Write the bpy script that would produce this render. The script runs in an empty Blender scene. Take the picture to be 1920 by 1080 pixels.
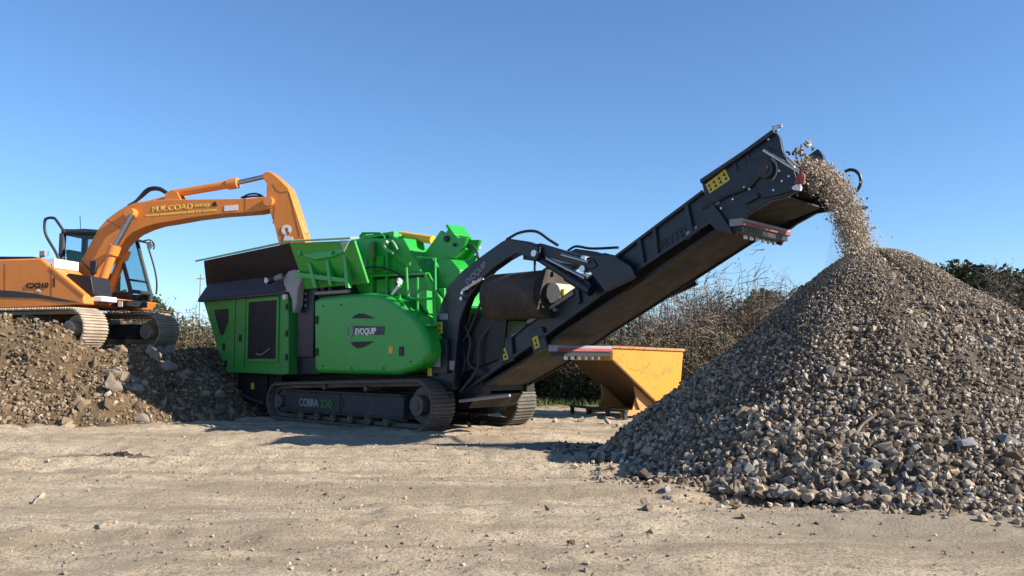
import bpy, bmesh, math, random
import numpy as np
from mathutils import Vector, Matrix, Euler

random.seed(7)
rng = np.random.default_rng(11)
SC = bpy.context.scene
COL = SC.collection
R = math.radians

# ------------------------------------------------------------------ camera, sky, sun, exposure
FPX, CAM_H = 1600.0, 1.2
PITCH = math.atan(130 / 1600)
cd = bpy.data.cameras.new('camera')
cd.sensor_width = 36.0
cd.lens = 36.0 * FPX / 1920.0
cd.clip_start = 0.05
cd.clip_end = 3000
cam = bpy.data.objects.new('camera', cd)
COL.objects.link(cam)
cam.location = (0, 0, CAM_H)
cam.rotation_euler = (R(90) + PITCH, 0, 0)
SC.camera = cam

SUN_DIR = Vector((0.952, -0.306, 0)).normalized()      # horizontal direction towards the sun
SUN_EL = R(29.5)
world = bpy.data.worlds.new('World')
SC.world = world
world.use_nodes = True
wn = world.node_tree
for n in list(wn.nodes):
    wn.nodes.remove(n)
wo = wn.nodes.new('ShaderNodeOutputWorld')
wb = wn.nodes.new('ShaderNodeBackground')
sk = wn.nodes.new('ShaderNodeTexSky')
sk.sky_type = 'NISHITA'
sk.sun_disc = False
sk.sun_elevation = SUN_EL
sk.sun_rotation = math.atan2(SUN_DIR.x, SUN_DIR.y)
sk.altitude = 0
sk.air_density = 1.0
sk.dust_density = 0.0
sk.ozone_density = 7.5
wb.inputs['Strength'].default_value = 0.092
wn.links.new(sk.outputs[0], wb.inputs['Color'])
wn.links.new(wb.outputs[0], wo.inputs['Surface'])

sd = bpy.data.lights.new('sun', 'SUN')
sd.energy = 5.0
sd.angle = R(0.55)
sd.color = (1.0, 0.93, 0.82)
so = bpy.data.objects.new('sun', sd)
COL.objects.link(so)
sv = Vector((SUN_DIR.x * math.cos(SUN_EL), SUN_DIR.y * math.cos(SUN_EL), math.sin(SUN_EL)))
so.rotation_euler = sv.to_track_quat('Z', 'Y').to_euler()
so.location = (30, -10, 30)

SC.view_settings.view_transform = 'Standard'
SC.view_settings.look = 'None'
SC.view_settings.exposure = 1.0
SC.view_settings.gamma = 1.0
SC.view_settings.use_curve_mapping = False
SC.render.engine = 'CYCLES'
SC.cycles.max_bounces = 6
SC.cycles.transparent_max_bounces = 12


# ------------------------------------------------------------------ frames: measured image points turned into metres
def ray(px, py):
    x = (px - 960) / FPX
    y = -(py - 540) / FPX
    c, s = math.cos(PITCH), math.sin(PITCH)
    return x, c - y * s, s + y * c


def ground_at(px, py, z=0.0):
    d = ray(px, py)
    t = (z - CAM_H) / d[2]
    return d[0] * t, d[1] * t


def depth_at(px, py, Y):
    d = ray(px, py)
    t = Y / d[1]
    return d[0] * t, CAM_H + d[2] * t


class Frame:
    """A machine's own frame: x forward, y to its far side, z up."""
    def __init__(self, ox, oy, yaw, oz=0.0):
        self.o = (ox, oy, oz)
        self.yaw = yaw
        self.a = (math.cos(yaw), math.sin(yaw))
        self.b = (-math.sin(yaw), math.cos(yaw))

    def pl(self, px, py, y):
        """local (x, z) of an image point that lies on the upright plane at local y"""
        d = ray(px, py)
        ob = self.o[0] * self.b[0] + self.o[1] * self.b[1] + y
        t = ob / (d[0] * self.b[0] + d[1] * self.b[1])
        p = (d[0] * t - self.o[0], d[1] * t - self.o[1])
        return p[0] * self.a[0] + p[1] * self.a[1], CAM_H + d[2] * t - self.o[2]

    def pls(self, pts, y):
        return [self.pl(px, py, y) for px, py in pts]

    def p3(self, px, py, y):
        x, z = self.pl(px, py, y)
        return (x, y, z)

    def world(self, x, y, z):
        return (self.o[0] + self.a[0] * x + self.b[0] * y, self.o[1] + self.a[1] * x + self.b[1] * y, self.o[2] + z)


# ------------------------------------------------------------------ materials
def new_mat(name):
    m = bpy.data.materials.new(name)
    m.use_nodes = True
    nt = m.node_tree
    b = nt.nodes['Principled BSDF']
    return m, nt, b


def N(nt, t, **kw):
    n = nt.nodes.new(t)
    for k, v in kw.items():
        setattr(n, k, v)
    return n


def noise(nt, co, scale, detail=4, rough=0.6, dist=0.0):
    n = N(nt, 'ShaderNodeTexNoise')
    n.inputs['Scale'].default_value = scale
    n.inputs['Detail'].default_value = detail
    n.inputs['Roughness'].default_value = rough
    n.inputs['Distortion'].default_value = dist
    nt.links.new(co, n.inputs['Vector'])
    return n.outputs['Fac']


def ramp(nt, fac, stops, interp='LINEAR'):
    r = N(nt, 'ShaderNodeValToRGB')
    r.color_ramp.interpolation = interp
    e = r.color_ramp.elements
    while len(e) < len(stops):
        e.new(0.5)
    for i, (p, c) in enumerate(stops):
        e[i].position = p
        e[i].color = (c[0], c[1], c[2], 1) if not isinstance(c, (int, float)) else (c, c, c, 1)
    nt.links.new(fac, r.inputs['Fac'])
    return r.outputs['Color']


def mix(nt, fac, a, b, mode='MIX'):
    m = N(nt, 'ShaderNodeMix', data_type='RGBA', blend_type=mode)
    for sock, v in ((0, fac), (6, a), (7, b)):
        if isinstance(v, (int, float)):
            m.inputs[sock].default_value = v
        elif isinstance(v, (tuple, list)):
            m.inputs[sock].default_value = (v[0], v[1], v[2], 1)
        else:
            nt.links.new(v, m.inputs[sock])
    return m.outputs[2]


def bump(nt, b, h, strength, dist=0.02):
    n = N(nt, 'ShaderNodeBump')
    n.inputs['Strength'].default_value = strength
    n.inputs['Distance'].default_value = dist
    nt.links.new(h, n.inputs['Height'])
    nt.links.new(n.outputs['Normal'], b.inputs['Normal'])


def paint(name, col, rough=0.4, metal=0.0, dust=0.25, dustcol=(0.30, 0.24, 0.17), var=0.12, spec=0.5, chips=0.0):
    """worn machine paint: slight tone drift, a dusty film in patches, optional chips"""
    m, nt, b = new_mat(name)
    tc = N(nt, 'ShaderNodeTexCoord').outputs['Object']
    n1 = noise(nt, tc, 3.0, 5)
    c = mix(nt, n1, tuple(v * (1 - var) for v in col), tuple(min(1, v * (1 + var)) for v in col))
    if dust > 0:
        n2 = noise(nt, tc, 2.2, 8, 0.7, 0.6)
        f = ramp(nt, n2, [(0.42, 0.0), (0.75, dust)])
        c = mix(nt, f, c, dustcol)
    if chips > 0:
        n3 = noise(nt, tc, 14.0, 6, 0.7)
        f3 = ramp(nt, n3, [(0.585, 0.0), (0.63, chips)])
        n7 = noise(nt, tc, 3.1, 7, 0.75, 1.0)
        c = mix(nt, ramp(nt, n7, [(0.50, 0.0), (0.76, chips * 0.9)]), c, (0.24, 0.095, 0.03))
        c = mix(nt, f3, c, (0.09, 0.045, 0.025))
    nt.links.new(c, b.inputs['Base Color'])
    n4 = noise(nt, tc, 9.0, 5)
    rr = N(nt, 'ShaderNodeMapRange')
    rr.inputs['To Min'].default_value = max(0.05, rough - 0.1)
    rr.inputs['To Max'].default_value = min(1, rough + 0.18)
    nt.links.new(n4, rr.inputs['Value'])
    nt.links.new(rr.outputs[0], b.inputs['Roughness'])
    b.inputs['Metallic'].default_value = metal
    b.inputs['Specular IOR Level'].default_value = spec
    n5 = noise(nt, tc, 30.0, 4)
    bump(nt, b, n5, 0.12, 0.01)
    return m


M_GREEN = paint('green paint', (0.014, 0.32, 0.034), 0.36, dust=0.18, dustcol=(0.16, 0.17, 0.09))
M_GREEN_DUSTY = paint('dusty green paint', (0.018, 0.25, 0.035), 0.45, dust=0.36, dustcol=(0.15, 0.14, 0.08))
M_LIP = paint('worn hopper edge', (0.20, 0.42, 0.20), 0.6, dust=0.85, dustcol=(0.42, 0.40, 0.30), chips=0.6)
M_NAVY = paint('navy paint', (0.004, 0.008, 0.018), 0.38, dust=0.12, dustcol=(0.035, 0.034, 0.034))
M_BAND = paint('slate paint', (0.016, 0.023, 0.038), 0.5, dust=0.2, dustcol=(0.05, 0.047, 0.045))
M_BLACK = paint('black steel', (0.005, 0.005, 0.007), 0.55, dust=0.15, dustcol=(0.03, 0.027, 0.024))
M_RUBBER = paint('belt rubber', (0.026, 0.021, 0.017), 0.75, dust=0.8, dustcol=(0.11, 0.078, 0.05))
M_TRACK = paint('track steel', (0.09, 0.078, 0.066), 0.7, metal=0.1, dust=0.8, dustcol=(0.20, 0.165, 0.125))
M_TRACKDUST = paint('mud caked track steel', (0.30, 0.235, 0.175), 0.85, dust=0.95, dustcol=(0.50, 0.41, 0.31))
M_TRACKFRAME = paint('dark grey frame', (0.022, 0.027, 0.033), 0.6, dust=0.4, dustcol=(0.07, 0.06, 0.05))
M_GREY = paint('grey paint', (0.26, 0.26, 0.27), 0.5, dust=0.2)
M_STEEL = paint('bright steel', (0.55, 0.55, 0.56), 0.3, metal=0.9, dust=0.1)
M_CHROME = paint('chromed rod', (0.35, 0.36, 0.38), 0.2, metal=0.9, dust=0.05)
M_ORANGE = paint('orange paint', (0.66, 0.205, 0.026), 0.45, dust=0.3, dustcol=(0.40, 0.23, 0.11), chips=0.22)
M_ORANGE_EDGE = paint('orange paint bright', (0.72, 0.23, 0.04), 0.42, dust=0.1)
M_YELLOW = paint('skip yellow', (0.66, 0.255, 0.008), 0.6, dust=0.3, dustcol=(0.60, 0.30, 0.06), chips=0.75, var=0.08)
M_RUST = paint('rusty steel', (0.13, 0.055, 0.022), 0.85, dust=0.6, dustcol=(0.05, 0.022, 0.012))
M_STICKER = paint('yellow sticker', (0.50, 0.42, 0.03), 0.5, dust=0.2)
M_WHITE = paint('white decal', (0.70, 0.70, 0.70), 0.5, dust=0.15)
M_PALE = paint('pale label', (0.24, 0.245, 0.26), 0.6, dust=0.5, dustcol=(0.12, 0.10, 0.085))
M_RED = paint('red tape', (0.28, 0.03, 0.035), 0.6, dust=0.6, dustcol=(0.16, 0.11, 0.09))
M_TEXTY = paint('yellow lettering', (0.85, 0.60, 0.10), 0.5, dust=0.1)
M_TEXTG = paint('green lettering', (0.03, 0.16, 0.05), 0.5, dust=0.1)
M_AMBER = paint('amber bar', (0.80, 0.42, 0.02), 0.5, dust=0.1)
M_HOSE = paint('rubber hose', (0.012, 0.012, 0.014), 0.5, dust=0.1)
M_SEAT = paint('green seat cloth', (0.05, 0.25, 0.10), 0.8, dust=0)


def glass_mat():
    m, nt, b = new_mat('tinted cab glass')
    nt.nodes.remove(b)
    out = nt.nodes['Material Output']
    g = N(nt, 'ShaderNodeBsdfGlossy')
    g.inputs['Roughness'].default_value = 0.03
    g.inputs['Color'].default_value = (0.9, 0.95, 1, 1)
    t = N(nt, 'ShaderNodeBsdfTransparent')
    t.inputs['Color'].default_value = (0.76, 0.85, 0.87, 1)
    fr = N(nt, 'ShaderNodeFresnel')
    fr.inputs['IOR'].default_value = 1.5
    mx = N(nt, 'ShaderNodeMixShader')
    ge = N(nt, 'ShaderNodeNewGeometry')
    fm = N(nt, 'ShaderNodeMath', operation='MULTIPLY')
    inv = N(nt, 'ShaderNodeMath', operation='SUBTRACT')
    inv.inputs[0].default_value = 1.0
    nt.links.new(ge.outputs['Backfacing'], inv.inputs[1])
    nt.links.new(fr.outputs[0], fm.inputs[0])
    nt.links.new(inv.outputs[0], fm.inputs[1])
    nt.links.new(fm.outputs[0], mx.inputs[0])
    nt.links.new(t.outputs[0], mx.inputs[1])
    nt.links.new(g.outputs[0], mx.inputs[2])
    nt.links.new(mx.outputs[0], out.inputs['Surface'])
    return m


M_GLASS = glass_mat()

STONE_STOPS = [(0.0, (0.045, 0.032, 0.022)), (0.24, (0.125, 0.092, 0.062)), (0.46, (0.24, 0.186, 0.13)), (0.66, (0.35, 0.28, 0.205)),
               (0.80, (0.43, 0.355, 0.275)), (0.87, (0.27, 0.252, 0.232)), (0.94, (0.42, 0.285, 0.165)), (1.0, (0.66, 0.58, 0.47))]
RUBBLE_STOPS = [(0.0, (0.055, 0.036, 0.021)), (0.35, (0.145, 0.098, 0.057)), (0.68, (0.22, 0.155, 0.095)), (0.86, (0.29, 0.215, 0.14)),
                (0.94, (0.33, 0.28, 0.21)), (0.97, (0.34, 0.19, 0.11)), (1.0, (0.46, 0.41, 0.33))]


def stone_mat(name, stops, single):
    m, nt, b = new_mat(name)
    if single:
        rnd = N(nt, 'ShaderNodeObjectInfo').outputs['Random']
    else:
        rnd = N(nt, 'ShaderNodeNewGeometry').outputs['Random Per Island']
    c = ramp(nt, rnd, stops)
    tc = N(nt, 'ShaderNodeNewGeometry').outputs['Position']
    n1 = noise(nt, tc, 22.0, 5, 0.7)
    c = mix(nt, ramp(nt, n1, [(0.35, 0.0), (0.75, 0.4)]), c, (0.20, 0.16, 0.12))
    nt.links.new(c, b.inputs['Base Color'])
    b.inputs['Roughness'].default_value = 0.9
    b.inputs['Specular IOR Level'].default_value = 0.25
    n2 = noise(nt, tc, 90.0, 4, 0.7)
    bump(nt, b, n2, 0.5, 0.01)
    return m


M_STONES = stone_mat('crushed stone', STONE_STOPS, False)
M_STONE1 = stone_mat('crushed stone single', STONE_STOPS, True)
M_RUBBLES = stone_mat('rubble', RUBBLE_STOPS, False)
M_RUBBLE1 = stone_mat('rubble single', RUBBLE_STOPS, True)
PEB = [(0.0, (0.13, 0.10, 0.075)), (0.35, (0.26, 0.205, 0.145)), (0.75, (0.36, 0.295, 0.22)), (1.0, (0.47, 0.41, 0.33))]
M_PEBBLES = stone_mat('pebbles', PEB, False)
M_PEBBLE1 = stone_mat('pebble single', PEB, True)


def soil_mat(name, cols, scale=1.0, patches=None):
    m, nt, b = new_mat(name)
    tc = N(nt, 'ShaderNodeNewGeometry').outputs['Position']
    n1 = noise(nt, tc, 0.45 * scale, 6, 0.6, 0.4)
    c = ramp(nt, n1, [(0.30, cols[0]), (0.52, cols[1]), (0.72, cols[2])])
    n2 = noise(nt, tc, 7.0 * scale, 8, 0.75)
    c = mix(nt, ramp(nt, n2, [(0.40, 0.0), (0.66, 0.75)]), c, cols[3])
    n3 = noise(nt, tc, 34.0 * scale, 6, 0.75)
    c = mix(nt, ramp(nt, n3, [(0.38, 0.85), (0.50, 0.0)]), c, cols[4])
    n4 = noise(nt, tc, 15.0 * scale, 5, 0.65, 0.8)
    c = mix(nt, ramp(nt, n4, [(0.30, 0.8), (0.42, 0.0)]), c, cols[4])
    if patches:
        # compacted wheel bands that run across the yard, darker and damper than the loose soil
        ms = N(nt, 'ShaderNodeMapping')
        ms.inputs['Scale'].default_value = (0.22, 1.7, 1.0)
        ms.inputs['Rotation'].default_value = (0, 0, R(4))
        nt.links.new(tc, ms.inputs['Vector'])
        n6 = noise(nt, ms.outputs[0], 1.0, 7, 0.65, 0.5)
        c = mix(nt, ramp(nt, n6, [(0.43, 0.0), (0.58, 0.75)]), c, (0.29, 0.225, 0.155))
    for (x, y, rx, ry, col, amt) in (patches or []):
        mp = N(nt, 'ShaderNodeMapping')
        mp.vector_type = 'TEXTURE'
        mp.inputs['Location'].default_value = (x, y, 0)
        mp.inputs['Scale'].default_value = (rx, ry, 1)
        nt.links.new(tc, mp.inputs['Vector'])
        ln = N(nt, 'ShaderNodeVectorMath', operation='LENGTH')
        nt.links.new(mp.outputs[0], ln.inputs[0])
        nn = noise(nt, tc, 2.6, 6, 0.7)
        ad = N(nt, 'ShaderNodeMath', operation='MULTIPLY_ADD')
        nt.links.new(nn, ad.inputs[0])
        ad.inputs[1].default_value = 1.6
        nt.links.new(ln.outputs['Value'], ad.inputs[2])
        f = ramp(nt, ad.outputs[0], [(0.0, amt), (1.0, amt * 0.9)])
        mr = N(nt, 'ShaderNodeMapRange')
        mr.inputs['From Min'].default_value = 1.35
        mr.inputs['From Max'].default_value = 1.95
        mr.inputs['To Min'].default_value = amt
        mr.inputs['To Max'].default_value = 0
        nt.links.new(ad.outputs[0], mr.inputs['Value'])
        c = mix(nt, mr.outputs[0], c, col)
    nt.links.new(c, b.inputs['Base Color'])
    b.inputs['Roughness'].default_value = 0.95
    b.inputs['Specular IOR Level'].default_value = 0.15
    h = mix(nt, 0.5, n2, n3)
    bump(nt, b, h, 1.0, 0.06)
    return m


M_SOIL = soil_mat('dry yard soil', [(0.40, 0.30, 0.20), (0.52, 0.41, 0.285), (0.58, 0.47, 0.335), (0.62, 0.515, 0.37), (0.16, 0.113, 0.07)], 1.0,
                  [(3.0, 6.3, 1.9, 0.75, (0.30, 0.255, 0.185), 0.7), (0.3, 5.0, 0.6, 0.2, (0.22, 0.20, 0.14), 0.5),
                   (-4.7, 10.5, 0.8, 0.4, (0.10, 0.08, 0.058), 0.8), (1.0, 11.5, 2.2, 0.8, (0.20, 0.18, 0.155), 0.7),
                   (0.0, 23.0, 9.0, 3.2, (0.10, 0.115, 0.04), 0.85)])
M_MOUND = soil_mat('brown heap soil', [(0.11, 0.07, 0.037), (0.16, 0.107, 0.06), (0.20, 0.138, 0.08), (0.23, 0.16, 0.094), (0.05, 0.031, 0.016)], 1.6)
M_PILECORE = soil_mat('fines', [(0.10, 0.08, 0.06), (0.14, 0.112, 0.084), (0.17, 0.137, 0.104), (0.20, 0.16, 0.12), (0.05, 0.04, 0.03)], 2.0)


def leaf_mat(name, stops, rough=0.7):
    m, nt, b = new_mat(name)
    rnd = N(nt, 'ShaderNodeNewGeometry').outputs['Random Per Island']
    nt.links.new(ramp(nt, rnd, stops), b.inputs['Base Color'])
    b.inputs['Roughness'].default_value = rough
    b.inputs['Specular IOR Level'].default_value = 0.2
    return m


M_LEAF_OLIVE = leaf_mat('olive leaves', [(0, (0.04, 0.042, 0.018)), (0.45, (0.08, 0.082, 0.034)), (0.75, (0.12, 0.10, 0.05)), (1, (0.19, 0.14, 0.085))])
M_LEAF_DRY = leaf_mat('dry leaves', [(0, (0.07, 0.055, 0.03)), (0.5, (0.12, 0.085, 0.05)), (0.8, (0.10, 0.10, 0.045)), (1, (0.19, 0.13, 0.085))])
M_LEAF_DARK = leaf_mat('dark leaves', [(0, (0.02, 0.03, 0.014)), (0.6, (0.04, 0.052, 0.025)), (1, (0.07, 0.08, 0.04))])
M_TWIG = leaf_mat('twigs', [(0, (0.09, 0.065, 0.05)), (0.5, (0.17, 0.125, 0.10)), (0.85, (0.24, 0.18, 0.145)), (1, (0.32, 0.27, 0.20))], 0.85)
M_TWIG_DARK = leaf_mat('dark twigs', [(0, (0.06, 0.047, 0.038)), (0.6, (0.11, 0.088, 0.07)), (1, (0.19, 0.155, 0.12))], 0.85)
M_GRASS = leaf_mat('grass', [(0, (0.06, 0.09, 0.02)), (0.6, (0.12, 0.15, 0.04)), (1, (0.24, 0.21, 0.10))])
M_WOOD = paint('weathered wood', (0.20, 0.155, 0.11), 0.9, dust=0.3)


# ------------------------------------------------------------------ mesh helpers
def link(o, parent=None):
    COL.objects.link(o)
    if parent is not None:
        o.parent = parent
    return o


def tag(o, label=None, category=None, group=None, kind=None):
    for k, v in (('label', label), ('category', category), ('group', group), ('kind', kind)):
        if v:
            o[k] = v
    return o


def empty(name, loc, yaw=0.0, **kw):
    o = bpy.data.objects.new(name, None)
    o.location = loc
    o.rotation_euler = (0, 0, yaw)
    o.empty_display_size = 0.3
    link(o)
    return tag(o, **kw)


class MB:
    def __init__(self):
        self.v, self.f, self.mi, self.pieces = [], [], [], []

    def add(self, vs, fs, mi=0):
        k = len(self.v)
        self.pieces.append(([tuple(p) for p in vs], [tuple(f) for f in fs]))
        self.v += [tuple(p) for p in vs]
        for f in fs:
            self.f.append([k + i for i in f])
            self.mi.append(mi)
        return self

    def box(self, x0, x1, y0, y1, z0, z1, mi=0):
        vs = [(x, y, z) for x in (x0, x1) for y in (y0, y1) for z in (z0, z1)]
        return self.add(vs, [(0, 1, 3, 2), (4, 6, 7, 5), (0, 4, 5, 1), (2, 3, 7, 6), (0, 2, 6, 4), (1, 5, 7, 3)], mi)

    def obox(self, c, size, rot=(0, 0, 0), mi=0):
        m = Euler(rot).to_matrix()
        vs = []
        for x in (-.5, .5):
            for y in (-.5, .5):
                for z in (-.5, .5):
                    vs.append(Vector(c) + m @ Vector((x * size[0], y * size[1], z * size[2])))
        return self.add(vs, [(0, 1, 3, 2), (4, 6, 7, 5), (0, 4, 5, 1), (2, 3, 7, 6), (0, 2, 6, 4), (1, 5, 7, 3)], mi)

    def prism(self, pts, y0, y1, mi=0):
        """outline in (x, z) extruded from y0 to y1"""
        n = len(pts)
        vs = [(x, y0, z) for x, z in pts] + [(x, y1, z) for x, z in pts]
        fs = [tuple(range(n)), tuple(range(2 * n - 1, n - 1, -1))]
        fs += [(i, n + i, n + (i + 1) % n, (i + 1) % n) for i in range(n)]
        return self.add(vs, fs, mi)

    def loft(self, a, b, mi=0):
        """closed solid between two 3-D outlines with the same number of points"""
        n = len(a)
        fs = [tuple(range(n)), tuple(range(2 * n - 1, n - 1, -1))]
        fs += [(i, n + i, n + (i + 1) % n, (i + 1) % n) for i in range(n)]
        return self.add(list(a) + list(b), fs, mi)

    def plate(self, q, t, mi=0):
        """a quad or polygon in space given thickness t along its normal"""
        q = [Vector(p) for p in q]
        nrm = (q[1] - q[0]).cross(q[2] - q[0]).normalized() * t
        return self.loft(q, [p + nrm for p in q], mi)

    def tube(self, path, r, n=8, mi=0, cap=True):
        P = [Vector(p) for p in path]
        rs = r if isinstance(r, (list, tuple)) else [r] * len(P)
        prev = None
        rings = []
        for i, p in enumerate(P):
            d = (P[min(i + 1, len(P) - 1)] - P[max(i - 1, 0)]).normalized()
            if prev is None:
                up = Vector((0, 0, 1)) if abs(d.z) < 0.9 else Vector((1, 0, 0))
                s = d.cross(up).normalized()
            else:
                s = (prev - d * prev.dot(d)).normalized()
            prev = s
            t = d.cross(s)
            rings.append([p + (s * math.cos(2 * math.pi * k / n) + t * math.sin(2 * math.pi * k / n)) * rs[i] for k in range(n)])
        vs = [q for rg in rings for q in rg]
        fs = []
        for i in range(len(P) - 1):
            for k in range(n):
                a, b_ = i * n + k, i * n + (k + 1) % n
                fs.append((a, b_, b_ + n, a + n))
        if cap:
            fs.append(tuple(range(n - 1, -1, -1)))
            fs.append(tuple((len(P) - 1) * n + k for k in range(n)))
        return self.add(vs, fs, mi)

    def cyl(self, p0, p1, r, n=16, r1=None, mi=0):
        return self.tube([p0, p1], [r, r if r1 is None else r1], n, mi)

    def split(self, name, mats, parent=None, bevel=0.0, smooth=True):
        """every added shape becomes a part of its own"""
        out = []
        for v, f in self.pieces:
            q = MB()
            q.add(v, f)
            out.append(q.build(name, mats, parent, bevel, smooth))
        return out[0]

    def build(self, name, mats, parent=None, bevel=0.0, smooth=True, segs=2):
        me = bpy.data.meshes.new(name)
        me.from_pydata(self.v, [], self.f)
        mats = mats if isinstance(mats, (list, tuple)) else [mats]
        for m in mats:
            me.materials.append(m)
        if len(mats) > 1:
            me.polygons.foreach_set('material_index', self.mi)
        bm = bmesh.new()
        bm.from_mesh(me)
        bmesh.ops.recalc_face_normals(bm, faces=bm.faces)
        bm.to_mesh(me)
        bm.free()
        if smooth:
            me.polygons.foreach_set('use_smooth', [True] * len(me.polygons))
            me.set_sharp_from_angle(angle=R(38))
        o = bpy.data.objects.new(name, me)
        link(o, parent)
        if bevel > 0:
            b = o.modifiers.new('bevel', 'BEVEL')
            b.width = bevel
            b.segments = segs
            b.limit_method = 'ANGLE'
            b.angle_limit = R(40)
            b.harden_normals = False
        return o


def lettering(name, text, size, mat, parent, loc, rot=(R(90), 0, 0), depth=0.004, bold=0.0, spacing=1.0, shear=0.0, width=None):
    cu = bpy.data.curves.new(name, 'FONT')
    cu.body = text
    cu.size = size
    cu.extrude = depth
    cu.offset = bold
    cu.space_character = spacing
    cu.shear = shear
    tmp = bpy.data.objects.new(name + '_curve', cu)
    COL.objects.link(tmp)
    bpy.context.view_layer.update()
    me = bpy.data.meshes.new_from_object(tmp.evaluated_get(bpy.context.evaluated_depsgraph_get()))
    bpy.data.objects.remove(tmp)
    bpy.data.curves.remove(cu)
    if width:
        xs = [v.co.x for v in me.vertices]
        s = width / (max(xs) - min(xs))
        for v in me.vertices:
            v.co.x *= s
    me.materials.clear()
    me.materials.append(mat)
    me.name = name
    o = bpy.data.objects.new(name, me)
    o.location = loc
    o.rotation_euler = rot
    return link(o, parent)


def arc(cx, cz, r, a0, a1, n):
    return [(cx + r * math.cos(R(a0 + (a1 - a0) * i / n)), cz + r * math.sin(R(a0 + (a1 - a0) * i / n))) for i in range(n + 1)]


def spline(pts, n=6):
    """Catmull-Rom through 3-D points"""
    P = [Vector(p) for p in pts]
    P = [P[0] * 2 - P[1]] + P + [P[-1] * 2 - P[-2]]
    out = []
    for i in range(1, len(P) - 2):
        for k in range(n):
            t = k / n
            a, b, c, d = P[i - 1], P[i], P[i + 1], P[i + 2]
            out.append(0.5 * ((2 * b) + (c - a) * t + (2 * a - 5 * b + 4 * c - d) * t * t + (3 * b - a - 3 * c + d) * t ** 3))
    out.append(P[-2])
    return out


# value noise on numpy arrays
_T = np.random.default_rng(3).random((256, 256))


def vn(x, y, s=0):
    x = np.asarray(x, float) + 37.3 * s + 500
    y = np.asarray(y, float) + 91.7 * s + 500
    xi, yi = np.floor(x).astype(int), np.floor(y).astype(int)
    fx, fy = x - xi, y - yi
    fx, fy = fx * fx * (3 - 2 * fx), fy * fy * (3 - 2 * fy)
    g = lambda a, b: _T[a & 255, b & 255]
    return (g(xi, yi) * (1 - fx) + g(xi + 1, yi) * fx) * (1 - fy) + (g(xi, yi + 1) * (1 - fx) + g(xi + 1, yi + 1) * fx) * fy - 0.5


def fbm(x, y, s=0, o=4):
    r, a = 0, 1.0
    for i in range(o):
        r = r + a * vn(x * 2 ** i, y * 2 ** i, s + i)
        a *= 0.5
    return r


def grid_mesh(name, X, Y, Z, mat, wrap=False):
    """X, Y, Z are 2-D arrays"""
    n, m = X.shape
    me = bpy.data.meshes.new(name)
    co = np.stack([X, Y, Z], -1).reshape(-1, 3).astype(np.float32)
    idx = np.arange(n * m).reshape(n, m)
    q = np.stack([idx[:-1, :-1], idx[1:, :-1], idx[1:, 1:], idx[:-1, 1:]], -1).reshape(-1, 4)
    me.vertices.add(len(co))
    me.vertices.foreach_set('co', co.ravel())
    me.loops.add(q.size)
    me.loops.foreach_set('vertex_index', q.ravel().astype(np.int32))
    me.polygons.add(len(q))
    me.polygons.foreach_set('loop_start', np.arange(0, q.size, 4, dtype=np.int32))
    me.polygons.foreach_set('use_smooth', np.ones(len(q), bool))
    me.update(calc_edges=True)
    me.validate()
    me.materials.append(mat)
    return me


def tri_mesh(name, co, tris, mat):
    me = bpy.data.meshes.new(name)
    co = np.asarray(co, np.float32)
    tris = np.asarray(tris, np.int32)
    me.vertices.add(len(co))
    me.vertices.foreach_set('co', co.ravel())
    me.loops.add(tris.size)
    me.loops.foreach_set('vertex_index', tris.ravel())
    me.polygons.add(len(tris))
    k = tris.shape[1]
    me.polygons.foreach_set('loop_start', np.arange(0, tris.size, k, dtype=np.int32))
    me.polygons.foreach_set('use_smooth', np.zeros(len(tris), bool))
    me.update(calc_edges=True)
    me.materials.append(mat)
    return me


# ------------------------------------------------------------------ stones
def stone_variant(seed, npts=12, boxy=0.4):
    r = random.Random(seed)
    bm = bmesh.new()
    for i in range(npts):
        v = Vector((r.gauss(0, 1), r.gauss(0, 1), r.gauss(0, 1))).normalized()
        k = max(abs(v.x), abs(v.y), abs(v.z))
        v = v.lerp(v / k * 0.8, boxy) * r.uniform(0.82, 1.05)
        bm.verts.new(v)
    res = bmesh.ops.convex_hull(bm, input=bm.verts)
    dead = [e for e in res['geom_interior'] if isinstance(e, bmesh.types.BMVert)]
    bmesh.ops.delete(bm, geom=dead, context='VERTS')
    bmesh.ops.triangulate(bm, faces=bm.faces)
    bmesh.ops.recalc_face_normals(bm, faces=bm.faces)
    bm.verts.ensure_lookup_table()
    V = np.array([v.co[:] for v in bm.verts])
    Fc = np.array([[v.index for v in f.verts] for f in bm.faces])
    bm.free()
    ax = np.array([1.0, r.uniform(0.6, 0.95), r.uniform(0.4, 0.75)])
    return V * ax, Fc


STONES = [stone_variant(100 + i, 11 + i % 7, 0.15 + 0.06 * (i % 6)) for i in range(16)]


def rand_rot(n, flat=None):
    q = rng.normal(size=(n, 4))
    if flat is not None:
        q[:, 1:3] *= flat
    q /= np.linalg.norm(q, axis=1)[:, None]
    w, x, y, z = q.T
    return np.stack([np.stack([1 - 2 * (y * y + z * z), 2 * (x * y - z * w), 2 * (x * z + y * w)], -1),
                     np.stack([2 * (x * y + z * w), 1 - 2 * (x * x + z * z), 2 * (y * z - x * w)], -1),
                     np.stack([2 * (x * z - y * w), 2 * (y * z + x * w), 1 - 2 * (x * x + y * y)], -1)], 1)


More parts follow.
